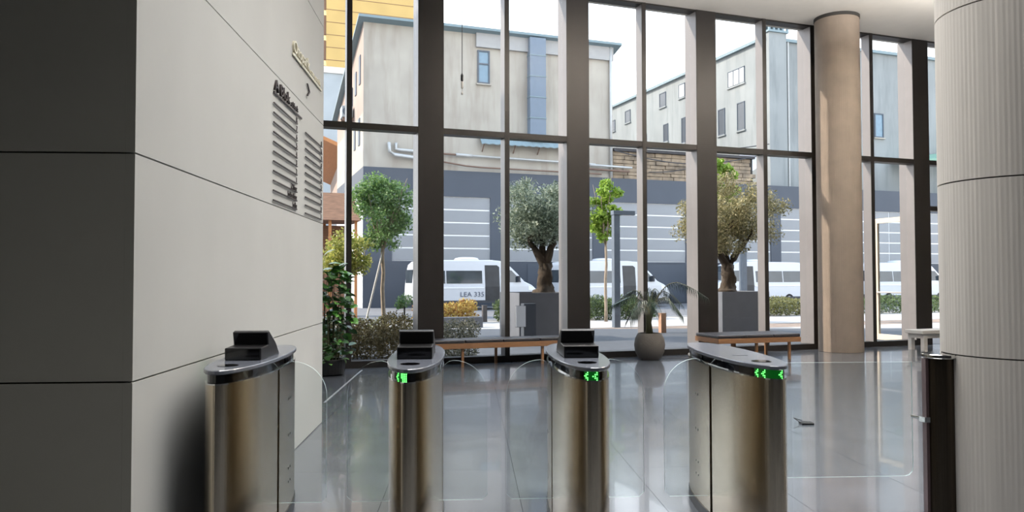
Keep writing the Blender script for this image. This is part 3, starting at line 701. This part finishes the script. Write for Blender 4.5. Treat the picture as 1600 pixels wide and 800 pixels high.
def olive(p, base, m, crowns, n, label, seed, forks):
    r_ = random.Random(seed); t = empty('olive_tree', (p.x, p.y, base), GA, label=label, cat='tree')
    tr = wob((0, 0, 0), (.06, 0, .80), 9, .025, r_); limbs = []
    for q in forks:
        mid = Vector((q[0]*.5, q[1]*.5, .75+(q[2]-.75)*.55)); limbs.append((wob((.05, 0, .62), mid, 3, .03, r_)+wob(mid, q, 3, .04, r_)[1:], [.13, .11, .10, .085, .07, .06, .035]))
        for b in range(4):
            e = (q[0]+r_.uniform(-.6, .6), q[1]+r_.uniform(-.6, .6), q[2]+r_.uniform(.1, .7)); limbs.append((wob(q, e, 3, .05, r_), [.035, .028, .02, .01]))
    tree_skeleton(t, (tr, [.31, .25, .20, .18, .17, .165, .16, .155, .15, .13]), limbs, M['bark'])
    leaves('foliage', t, crowns(r_), n, .085, m, shell=.3, aspect=.35)
    return t
olive(p1+Vector((.18, .06, 0))-Vector((0, 0, p1.z)), 1.02, M['olive'], lambda r_: crown(.0, 0, 2.0, 1.32, 1.2, 1.05, 50, .38, r_), 17000, 'silver-green olive tree with a forked trunk in the planter behind the poster', 3,
      [(-.35, .1, 1.35), (.35, -.1, 1.5), (.05, .3, 1.5)])
olive(p2+Vector((-.05, 0, 0))-Vector((0, 0, p2.z)), 1.0, M['olive_sunlit'], lambda r_: crown(.1, 0, 2.05, 1.75, 1.4, 1.15, 60, .38, r_)+crown(-.1, 0, 3.0, .5, .5, .45, 8, .25, r_), 20000, 'sunlit yellowish olive tree in the planter above the short bench', 5,
      [(-.5, .1, 1.4), (.55, -.1, 1.4), (.05, .3, 1.6)])
# poster stand
q = at(827, 434, 17.2); t = empty('poster_stand', (q.x, q.y, -.06), GA, label='dark upright stand with a white poster before the grey planter', cat='sign')
MB().box(-.13, .16, 0, .20, 0, .93).build('post', M['podium_low'], t, bevel=.004)
MB().box(-.33, -.10, -.03, -.006, .42, .88).build('poster', M['poster'], t)
MB().box(-.34, -.09, -.006, .02, .41, .89).build('poster_back', M['planter'], t)
# lamp posts
def lamp_post(px, Y, pytop, label):
    p = at(px, 434, Y); zt = at(px, pytop, Y).z
    t = empty('lamp_post', (p.x, p.y, -.065), GA, label=label, cat='lamp')
    MB().box(-.10, .10, -.09, .09, 0, zt+.065).build('post', M['lamp_grey'], t, bevel=.005)
    MB().box(-.12, .62, -.11, .11, zt+.065, zt+.20).build('arm', M['lamp_grey'], t, bevel=.006)
    MB().box(.2, .58, -.08, .08, zt+.058, zt+.066).build('diffuser', M['poster'], t)
lamp_post(962.5, 23.5, 336, 'grey angular lamp post beside the lime green tree')
lamp_post(1161, 26.5, 334, 'grey lamp post behind the yellowish olive tree')
# street trees
def tree(name, px, Y, cy, rx, rz, m, n, size, base, label, seed, tr=.05, clumps=26, stake=False, py=None):
    p = at(px, cy, Y); r_ = random.Random(seed); t = empty(name, (p.x, p.y, base), GA, label=label, cat='tree'); h = p.z-base
    tk = wob((0, 0, 0), (0, 0, h-rz*.55), 6, .03, r_); limbs = []
    for b in range(9):
        a = b*.7+r_.random(); e = (math.cos(a)*rx*r_.uniform(.4, .8), math.sin(a)*rx*r_.uniform(.3, .7), h+rz*r_.uniform(-.4, .8)); limbs.append((wob((0, 0, h-rz*.75), e, 4, .06, r_), [tr*.6, tr*.45, tr*.35, tr*.25, tr*.12]))
    tree_skeleton(t, (tk, [tr*1.2, tr, tr, tr*.95, tr*.9, tr*.85, tr*.7]), limbs, M['bark_light'])
    leaves('foliage', t, crown(0, 0, h, rx, rx*.9, rz, clumps, min(rx, rz)*.36, r_), n, size, m, shell=.3, aspect=.6)
    if stake: MB().tube([(-.55, -.1, 0), (-.02, -.03, h-rz*.8)], .025, 6).build('stake', M['white_paint'], t)
tree('street_tree', 599, 19.5, 334, .92, 1.22, M['leaf_green'], 9500, .075, -.06, 'young green tree held by a white stake outside', 11, .055, 34, True)
tree('bushy_tree', 543, 17.5, 398, .85, .62, M['leaf_yellow'], 3600, .08, -.06, 'yellow-green small tree beyond the leafy plant', 12, .03, 40)
tree('maple_tree', 946, 26.5, 330, .66, 1.6, M['leaf_lime'], 5200, .12, -.06, 'slender lime green tree behind the grey lamp post', 13, .05, 26)
tree('maple_tree', 1128, 26.5, 290, .62, 1.05, M['leaf_lime'], 4200, .13, -.06, 'lime green tree rising behind the yellowish olive tree', 14, .05, 20)
p = at(632, 478, 17.2); t = empty('sapling', (p.x, p.y, -.06), GA, label='tiny sapling tied to a dark stick in the low hedge', cat='plant')
MB().tube([(0, 0, 0), (0, 0, .92)], .02, 6).build('stick', M['black'], t); leaves('foliage', t, [(0, 0, 1.0, .2, .2, .16), (-.1, 0, .9, .12, .12, .1)], 260, .08, M['leaf_green'])

# ------------------------------------------------------------------ vans
def side_y(z): return 1.0-.11*max(0, z-1.25)
def make_van():
    t = empty('van', (0, 0, 0), 0)
    prof = [(-3.45, .38), (-3.52, .75), (-3.50, 1.25), (-3.44, 2.0), (-3.36, 2.42), (-3.16, 2.60), (-2.8, 2.66), (.9, 2.68), (1.45, 2.62), (1.80, 2.46), (2.35, 1.93), (2.72, 1.52), (3.15, 1.32), (3.23, 1.25), (3.42, 1.08), (3.52, .80), (3.50, .38)]
    n = len(prof); ring_ = []
    for s, inset, sc in ((-1, .0, 1), (1, .0, 1)):
        ring_.append([(x, s*side_y(z), z) for x, z in prof])
    mb = MB(); mb.add(ring_[0]+ring_[1], [(i, (i+1) % n, n+(i+1) % n, n+i) for i in range(n)], 0)
    for k in (0, n):
        for part in ([i for i in range(n) if prof[i][1] <= 1.25], [i for i in range(n) if prof[i][1] >= 1.25]):
            f = part if k else part[::-1]; mb.f.append(tuple(i+k for i in f)); mb.m.append(0)
    body = mb.build('body', M['van'], t, bevel=.05)
    def pnl(name, pts, m, off=.012, par=None):
        for s in (-1, 1):
            a = MB(); vs = [(x, s*(side_y(z)+off), z) for x, z in pts]+[(x, s*(side_y(z)-.02), z) for x, z in pts]; k = len(pts)
            f0 = tuple(range(k)); a.add(vs, [f0 if s < 0 else f0[::-1]]+[(i, (i+1) % k, k+(i+1) % k, k+i) for i in range(k)])
            a.build(name, m, par or t)
    pnl('window', [(-3.2, 1.42), (-1.75, 1.42), (-1.75, 2.10), (-3.15, 2.10)], M['van_glass'])
    pnl('window', [(-1.68, 1.42), (.30, 1.42), (.30, 2.10), (-1.68, 2.10)], M['van_glass'])
    pnl('sliding_door', [(.46, 1.25), (1.28, 1.25), (1.28, 2.30), (1.15, 2.40), (.46, 2.40)], M['van_door'])
    pnl('sliding_door', [(.46, .48), (1.28, .48), (1.28, 1.25), (.46, 1.25)], M['van_door'])
    pnl('cab_window', [(1.50, 1.48), (2.52, 1.48), (2.42, 1.66), (1.98, 2.12), (1.50, 2.14)], M['van_glass'])
    pnl('sill_trim', [(-3.3, .38), (3.2, .38), (3.2, .52), (-3.3, .52)], M['van_trim'])
    pnl('rub_strip', [(-3.3, 1.16), (.4, 1.16), (.4, 1.22), (-3.3, 1.22)], M['reveal'], .016)
    pnl('headlamp', [(2.95, 1.05), (3.35, 1.0), (3.28, 1.16), (2.95, 1.30)], M['reveal'])
    pnl('tail_lamp', [(-3.48, .95), (-3.36, .95), (-3.36, 1.35), (-3.47, 1.35)], M['tail_red'])
    MB().add([(1.83, -.72, 2.40), (1.83, .72, 2.40), (2.70, .92, 1.56), (2.70, -.92, 1.56)], [(0, 3, 2, 1)]).build('windscreen', M['van_glass'], t, loc=(.03, 0, .03))
    MB().box(-3.49, -3.44, -.80, .80, 1.45, 2.15).build('rear_window', M['van_glass'], t)
    MB().box(-3.60, -3.46, -.95, .95, .36, .58).build('bumper', M['van_trim'], t, bevel=.02)
    MB().box(3.42, 3.58, -.95, .95, .34, .62).build('bumper', M['van_trim'], t, bevel=.03)
    MB().loft([[(-.3+1.0*x, .55*y, 2.67) for x, y in superell(.7, 1, 24, 3)], [(-.3+.9*x, .5*y, 2.80) for x, y in superell(.65, 1, 24, 3)], [(-.3+.6*x, .38*y, 2.84) for x, y in superell(.6, 1, 24, 3)]]).build('roof_unit', M['van'], t, smooth=True)
    for x in (-2.15, 2.35):
        for s in (-1, 1):
            r = [[(x+rr*math.cos(a), s*yy, .34+rr*math.sin(a)) for a in [2*math.pi*i/20 for i in range(20)]] for rr, yy in ((.34, .80), (.34, 1.005), (.22, 1.012), (.20, .98))]
            MB().loft(r).build('wheel', M['tyre'], t)
    for s in (-1, 1): MB().box(2.28, 2.40, s*1.0-.06 if s > 0 else -1.22, 1.22 if s > 0 else -.94, 1.5, 1.82).build('mirror', M['van_trim'], t, bevel=.02)
    return t
van = make_van()
AV = 42.8
def put_van(v, px, flip, label):
    u = (px-800)/1200; Y = AV/(1-.36*u); v.location = (u*Y, Y, -.27); v.rotation_euler.z = GA+(math.pi if flip else 0)
    tag(v, label, 'van', 'white passenger vans parked along the street')
vans = [van]+[copy_tree(van) for _ in range(3)]
put_van(vans[0], 737, False, 'white passenger van with side lettering, behind the autumn shrub')
put_van(vans[1], 950, False, 'white passenger van behind the palm and the lime green tree')
put_van(vans[2], 1172, True, 'white passenger van facing left behind the yellowish olive tree')
put_van(vans[3], 1408, False, 'white passenger van seen past the open entrance leaf')
text('lettering', 'LEA 335', .36, M['plate_txt'], vans[0], Matrix.Translation((-.95, -1.02, .72)) @ Matrix.Rotation(math.pi/2, 4, 'X'), .004, width=1.3)

# ------------------------------------------------------------------ buildings across the street
FO = Vector((0, 47, 0)); FM = lambda x, y=0, z=0: FO+DX*x+DN*y+Vector((0, 0, z))
def win(parent, x, y, z0, z1, w_, m='win_blue', split=None, fw=.09, face=-1, cols=1):
    """window on a local y=const wall facing -y: frame, pane(s), sill"""
    f = MB().box(x, x+fw, y-.08, y+.02, z0, z1).box(x+w_-fw, x+w_, y-.08, y+.02, z0, z1).box(x+fw, x+w_-fw, y-.08, y+.02, z1-fw, z1).box(x+fw, x+w_-fw, y-.08, y+.02, z0, z0+fw)
    if split: f.box(x+fw, x+w_-fw, y-.08, y+.02, split-fw/2, split+fw/2)
    for c in range(1, cols): f.box(x+w_*c/cols-fw/2, x+w_*c/cols+fw/2, y-.08, y+.02, z0+fw, z1-fw)
    o = f.build('window', M['win_frame'], parent)
    MB().box(x+fw, x+w_-fw, y-.03, y+.01, z0+fw, z1-fw).build('pane', M[m], o)
    MB().box(x-.08, x+w_+.08, y-.14, y+.02, z0-.09, z0-.01).build('sill', M['facade'], o)
# podium: dark band, piers, light panels with pale reveals
t = empty('garage_podium', FO, GA, label='dark grey street level block with rows of pale panels behind the vans', cat='building')
X0, X1 = -9.07, 46
MB().box(X0, 20.2, .075, 12, -.3, 6.3).box(20.2, X1, .075, 1.4, -.3, 6.3).build('wall', M['reveal'], t)
MB().box(X0, 20.2, -.02, 12, 6.3, 7.86).box(20.2, X1, -.02, 1.4, 6.3, 7.86).build('fascia', M['podium'], t)
MB().box(X0, X1, -.02, .14, -.3, 2.45).build('plinth', M['podium_low'], t)
b0 = -7.4; pm = None
piers = [(X0, b0)]
for k in range(8):
    a = b0+k*6.86; b = a+6.0; piers.append((b, min(b+.86, X1)))
    if a > X1-6: break
    pw = 3.0; pmesh = MB().box(.04, pw-.04, .045, .08, .045, .77-.045).mesh('panel', M['panel'])
    for r in range(5):
        for c in range(2): share('panel', pmesh, t, (a+pw*c, 0, 2.45+.77*r))
for a, b in piers: MB().box(a, b, -.02, .14, 2.45, 6.3).build('pier', M['podium'], t)
for x in (1.0, 8.6, 15.4): MB().box(x, x+3.6, -.05, .0, -.2, 2.3).build('garage_door', M['podium'], t)
# main stucco building on the podium
t = empty('stucco_building', FO, GA, label='tall plain beige stucco building with a blue duct up its front', cat='building')
XL, XR, ZE = -9.07, 6.95, 16.35
MB().box(XL, XR, .05, 12, 7.86, 11).build('wall', M['facade'], t)
sh = MB(); sh.add([(XL, .05, 11), (XR, .05, 11), (XR, 12, 11), (XL, 12, 11), (XL, .05, ZE), (XR, .05, ZE), (XR, 12, ZE-3.4), (XL, 12, ZE-3.4)], [(0, 1, 5, 4), (1, 2, 6, 5), (2, 3, 7, 6), (4, 5, 6, 7)], 0)
sh.add([(XL, .05, 11), (XL, 12, 11), (XL, 12, ZE-3.4), (XL, .05, ZE)], [(0, 3, 2, 1)], 1)
sh.build('upper_wall', [M['facade'], M['facade_pink']], t)
sl = -3.4/11.95
MB().add([(XL-.35, -.45, ZE+.05), (XR+.45, -.45, ZE+.05), (XR+.45, 12.3, ZE+.05+sl*12.5), (XL-.35, 12.3, ZE+.05+sl*12.5), (XL-.35, -.45, ZE+.20), (XR+.45, -.45, ZE+.20), (XR+.45, 12.3, ZE+.20+sl*12.5), (XL-.35, 12.3, ZE+.20+sl*12.5)],
         [(3, 2, 1, 0), (4, 5, 6, 7), (0, 1, 5, 4), (1, 2, 6, 5), (2, 3, 7, 6), (3, 0, 4, 7)]).build('roof', M['eave'], t)
MB().box(-2.3, XR, -.12, .05, 15.45, ZE).build('cornice', mat('cornice', (158, 158, 158), .8, var=.05), t)
win(t, -2.2, .05, 13.25, 15.3-.02, .78, 'win_blue', 14.45)
dm = []
for z in (8.9+.0,):
    pass
zz = [9.95, 11.3, 12.6, 13.9, 15.2, 16.3]
dk = MB().box(1.05, 2.1, -.45, .05, 9.95, 16.3).build('duct', M['duct'], t)
for z in zz[1:-1]: MB().box(1.02, 2.13, -.48, .05, z-.03, z+.03).build('flange', M['eave'], dk)
can = MB()
for i in range(24):
    xa = -2.1+i*.235; za = .05*(i % 2); zb_ = .05*((i+1) % 2)
    can.add([(xa, .0, 10.1+za), (xa+.235, .0, 10.1+zb_), (xa+.235, -.55, 9.50+zb_), (xa, -.55, 9.50+za), (xa, .0, 10.05+za), (xa+.235, .0, 10.05+zb_), (xa+.235, -.55, 9.45+zb_), (xa, -.55, 9.45+za)], [(0, 1, 2, 3), (7, 6, 5, 4), (3, 2, 6, 7)])
cn = can.build('canopy', M['eave'], t)
for x in (-1.9, .1, 1.7, 3.2): MB().tube([(x, .03, 9.1), (x, -.42, 9.55)], .035, 5).build('bracket', M['pipe_rust'], cn)
def pipe(pts, r, m): MB().tube(pts, r, 8).build('pipe', M[m], t, smooth=True)
pipe([(-7.6, -.1, 9.3), (-7.6, -.25, 8.75), (-7.3, -.25, 8.6), (-4.6, -.2, 8.35)], .10, 'pipe')
pipe([(-7.2, -.1, 9.3), (-7.2, -.15, 8.95), (-7.0, -.15, 8.9), (-5.6, -.15, 8.85), (-5.4, -.15, 8.84)], .09, 'pipe')
pipe([(-5.4, -.15, 8.84), (-3.6, -.15, 8.8)], .06, 'pipe_rust'); pipe([(-3.6, -.15, 8.8), (-2.6, -.15, 8.78)], .09, 'pipe'); pipe([(-2.6, -.15, 8.78), (5.6, -.15, 8.66)], .06, 'pipe')
pipe([(-4.6, -.2, 8.35), (-3.0, -.2, 8.15), (-2.0, -.2, 8.1), (6.0, -.2, 8.05)], .05, 'pipe_rust')
pipe([(5.2, -.2, 8.6), (8.2, -.2, 8.55)], .07, 'pipe'); pipe([(5.0, -.2, 8.35), (8.0, -.2, 8.3)], .07, 'pipe_rust')
pipe([(6.75, -.1, ZE), (6.75, -.1, 7.9)], .09, 'pipe')
# windows of its side wall (built on the wall that runs away from the street)
sidew = empty('side_windows', (XL, 0, 0), -math.pi/2); sidew.parent = t; sidew.location = (XL, .05, 0)
for (a, z0, z1) in ((1.0, 12.9, 14.6), (2.6, 12.6, 14.0), (4.2, 12.2, 13.4), (1.2, 9.3, 10.9), (3.0, 9.3, 10.9), (4.6, 9.3, 10.9)):
    MB().box(XL-.05, XL+.02, a, a+.55, z0, z1).build('window', M['win_frame'], t)
bpy.data.objects.remove(sidew)
ac = MB().box(XL-.75, XL-.1, 3.6, 4.6, 11.4, 12.1).build('air_conditioner', M['facade_cool'], t, bevel=.03)
MB().lathe([(.26, 0), (.26, .03)], 20).build('fan_grille', M['win_frame'], ac, loc=(XL-.45, 3.58, 11.75)).rotation_euler = (math.pi/2, 0, 0)
MB().box(XL-.7, XL, 3.7, 3.76, 11.2, 11.4).box(XL-.7, XL, 4.4, 4.46, 11.2, 11.4).build('bracket', M['pipe_rust'], ac)
# stone retaining wall right of it
t = empty('stone_wall', FO, GA, label='rough brown stone retaining wall on the podium beside the stucco building', cat='wall')
r_ = random.Random(4); z = 7.86; row = 0
while z < 9.55:
    h = r_.uniform(.22, .30); x = 7.0
    while x < 17.5:
        w_ = r_.uniform(.7, 1.3); o = MB().box(x+.012, x+w_-.012, .15+r_.uniform(-.05, .03), .6, z+.012, z+h-.012).build('stone', M['stone'], t, bevel=.02); x += w_
    z += h
MB().box(7.0, 17.9, .25, .7, 7.86, z).build('core', M['joint'], t)
MB().box(7.0, 17.9, -.05, .9, z, z+.18).build('coping', M['roof_dark'], t)
MB().tube([(9.5, -.1, 8.35)]+[(9.5+3.6*i/8, -.1, 8.35+.55*(i/8)**2+.0) for i in range(1, 9)], .03, 5).build('cable', M['cable'], t)
# long grey building running away from the street on the right
RO = Vector((18.6, 56, 0)); t = empty('long_grey_building', RO, GA, label='long pale grey building with scattered windows and a corner chimney tower', cat='building')
MB().box(0, 44, 0, 34, -.3, 18.9).build('wall', M['facade_long'], t)
MB().box(-.25, 44.2, -.2, 34.2, 18.9, 19.12).build('roof', M['eave'], t)
MB().box(-.05, 1.5, -.55, .4, -.3, 19.35).build('tower', M['facade_long'], t)
tp = MB().box(-.15, 1.62, -.68, .5, 19.35, 19.5).box(-.15, 1.62, -.68, .5, 19.8, 19.9)
for i in range(5):
    tp.box(-.12+i*.40, .02+i*.40, -.66, -.54, 19.5, 19.8)
    tp.box(-.12+i*.40, .02+i*.40, .36, .48, 19.5, 19.8)
tp.build('chimney_cap', M['eave'], t)
MB().tube([(2.0, -.1, 18.9), (2.0, -.1, 8)], .07, 6).build('downpipe', M['pipe'], t)
sw = []
def rwin(tt, z0, z1, w_, cols, m):
    f = MB(); fw = .07
    f.box(-.06, .02, tt-w_/2, tt-w_/2+fw, z0, z1).box(-.06, .02, tt+w_/2-fw, tt+w_/2, z0, z1).box(-.06, .02, tt-w_/2, tt+w_/2, z1-fw, z1).box(-.06, .02, tt-w_/2, tt+w_/2, z0, z0+fw)
    for c in range(1, cols): f.box(-.06, .02, tt-w_/2+w_*c/cols-fw/2, tt-w_/2+w_*c/cols+fw/2, z0, z1)
    o = f.build('window', M['win_frame'], t); MB().box(-.03, .01, tt-w_/2+fw, tt+w_/2-fw, z0+fw, z1-fw).build('pane', M[m], o)
    MB().box(-.12, .02, tt-w_/2-.08, tt+w_/2+.08, z0-.12, z0-.01).build('sill', M['facade_long'], o)
for (tt, z0, z1, w_, c, m) in ((3.4, 16.35, 17.6, 2.1, 3, 'poster'), (2.85, 12.75, 14.9, .95, 1, 'win_dark'), (5.35, 12.8, 14.9, .9, 1, 'win_dark'), (14.3, 16.95, 18.25, 1.1, 1, 'win_dark'), (11.1, 17.1, 18.3, .95, 1, 'poster'), (13.8, 13.7, 15.3, .8, 1, 'win_dark'), (10.9, 13.1, 15.3, .6, 1, 'win_dark'), (20.9, 16.8, 18.0, 1.1, 1, 'win_dark'), (17.6, 13.3, 15, .8, 1, 'win_dark'), (24.2, 16.5, 17.6, 1.2, 1, 'win_dark'), (8.2, 12.8, 14.9, .8, 1, 'win_dark')):
    rwin(tt, z0, z1, w_, c, m)
for (x, z0, z1, w_, c) in ((13.2, 16.0, 17.0, 1.1, 2), (10.2, 12.3, 14.2, .9, 1), (3.2, 9.4, 10.9, 1.5, 2), (17.4, 12.2, 14.0, 1.0, 1), (5.6, 16.0, 17.2, .9, 1)):
    win(t, x, 0, z0, z1, w_, 'win_blue', cols=c)
lo = MB().add([(11.6, -.2, 10.6), (18, -.2, 11.6), (18, -1.9, 11.2), (11.6, -1.9, 10.2), (11.6, -.2, 10.3), (18, -.2, 11.3), (18, -1.9, 10.9), (11.6, -1.9, 9.9)], [(0, 1, 2, 3), (7, 6, 5, 4), (3, 2, 6, 7), (0, 3, 7, 4)]).build('lean_to_roof', M['green_metal'], t)
for x in (12, 15, 17.6): MB().box(x, x+.12, -1.85, -1.73, 7.86, 10.2+(x-12)*.15).build('post', M['green_metal'], t)
# sheds on the podium roof before it
sp = FM(13.4, 3.5); t = empty('roof_shed', (sp.x, sp.y, 7.86), GA, label='dark roofed shed with a teal side on the podium roof', cat='shed')
MB().box(0, 3.2, 0, 2.2, 0, 1.4).build('wall', M['facade_cool'], t)
MB().add([(-.4, -.5, 1.5), (3.6, -.5, 1.35), (3.6, 2.4, 2.3), (-.4, 2.4, 2.45), (-.4, -.5, 1.62), (3.6, -.5, 1.47), (3.6, 2.4, 2.42), (-.4, 2.4, 2.57)], [(3, 2, 1, 0), (4, 5, 6, 7), (0, 1, 5, 4), (1, 2, 6, 5), (2, 3, 7, 6), (3, 0, 4, 7)]).build('roof', M['roof_dark'], t)
MB().box(.1, 1.1, -.06, 0, .1, 1.35).build('side_panel', M['teal'], t)
sp = FM(19.0, 2.2); t = empty('satellite_dish', (sp.x, sp.y, 7.86), GA-.4, label='pale satellite dish on a short mast on the podium roof', cat='dish')
MB().tube([(0, 0, 0), (0, 0, 1.9)], .05, 8).build('mast', M['pipe'], t)
ds = MB().loft([[(r*math.cos(a), -y, 2.0+r*math.sin(a)) for a in [2*math.pi*i/28 for i in range(28)]] for r, y in ((.1, .0), (.5, .08), (.75, .2), (.78, .21), (.74, .17), (.1, -.03))]).build('dish', M['poster'], t, smooth=True)
MB().tube([(0, -.1, 1.4), (0, -.75, 1.85)], .02, 5).build('feed_arm', M['pipe'], t)
# far left: grey annex, yellow tower, building with a timber soffit, thatched shelter
a0 = at(523, 111, 92); t = empty('grey_annex', (a0.x, a0.y, -.3), GA, label='plain grey wall with a white coping behind the stucco building', cat='building')
MB().box(-6, 3.2, 0, 10, 0, a0.z).build('wall', M['facade_cool'], t); MB().box(-6.1, 3.3, -.15, .5, a0.z, a0.z+.75).build('coping', M['white_paint'], t)
y0 = at(523, 60, 120); t = empty('yellow_tower', (y0.x, y0.y, -.3), GA, label='tall yellow tiled tower block far behind the grey annex', cat='building')
MB().box(-1.3, 15, 0, 10, 0, 58).build('wall', M['yellow_tower'], t)
for k in range(30, 58, 2): MB().box(-1.33, 15, -.04, .0, k, k+.07).build('tile_joint', M['brown_post'], t)
for k in range(0, 58, 4):
    MB().box(-1.95, -1.3, .2, .5, k, k+3.1).build('balcony_screen', M['brown_post'], t)
b0 = at(537, 235, 62); t = empty('timber_eaved_building', (b0.x, b0.y, -.3), math.radians(105.8), label='pale building with a broad orange timber soffit at the far end of the yard', cat='building')
hz = b0.z+.3
MB().box(0, 24, -1.5, 0, 0, hz).build('wall', M['facade_pink'], t)
MB().add([(-.5, 0, hz), (24, 0, hz), (24, 3.4, hz+1.5), (-.5, 3.4, hz+1.5), (-.5, -.2, hz+.25), (24, -.2, hz+.25), (24, 3.4, hz+1.75), (-.5, 3.4, hz+1.75)], [(0, 1, 2, 3), (7, 6, 5, 4), (3, 2, 6, 7), (0, 3, 7, 4), (0, 4, 5, 1), (1, 5, 6, 2)]).build('soffit', M['orange_wood'], t)
for k in range(7):
    for z in (3.6, 6.6): MB().box(1.5+k*3.2, 2.5+k*3.2, -.05, .06, z, z+1.8).build('window', M['win_blue'], t)
s0 = at(522, 340, 34); t = empty('thatched_shelter', (s0.x, s0.y, -.27), GA, label='brown thatched shelter beyond the yellow-green small tree', cat='shelter')
zt = s0.z+.27
MB().add([(-1.6, -1.3, zt-.2), (1.0, -1.3, zt-.2), (.8, .0, zt+1.1), (-1.4, .0, zt+1.1), (-1.6, 1.3, zt-.2), (1.0, 1.3, zt-.2)], [(0, 1, 2, 3), (3, 2, 5, 4), (0, 3, 4), (1, 5, 2), (0, 4, 5, 1)]).build('roof', M['thatch'], t)
for x in (-1.4, -.3, .8):
    for y in (-1.1, 1.1): MB().box(x-.06, x+.06, y-.06, y+.06, 0, zt-.2).build('post', M['orange_wood'], t)
MB().box(-1.4, .8, .9, 1.0, 0, zt-.3).build('back_wall', M['thatch'], t)
# overhead cables across the yard
t = empty('overhead_cable', FM(5.0, -.3, 10.0), GA, label='loose dark cables strung from the stucco building corner to the right', cat='cable')
for a in ((1.9, 0, .1, 12, .6, .5), (1.9, 0, -.4, 11, .2, .7)):
    MB().tube([(a[0]+a[3]*i/12, 0, a[2]+a[4]*i/12-a[5]*math.sin(math.pi*i/12)) for i in range(13)], .035, 5).build('cable', M['cable'], t)
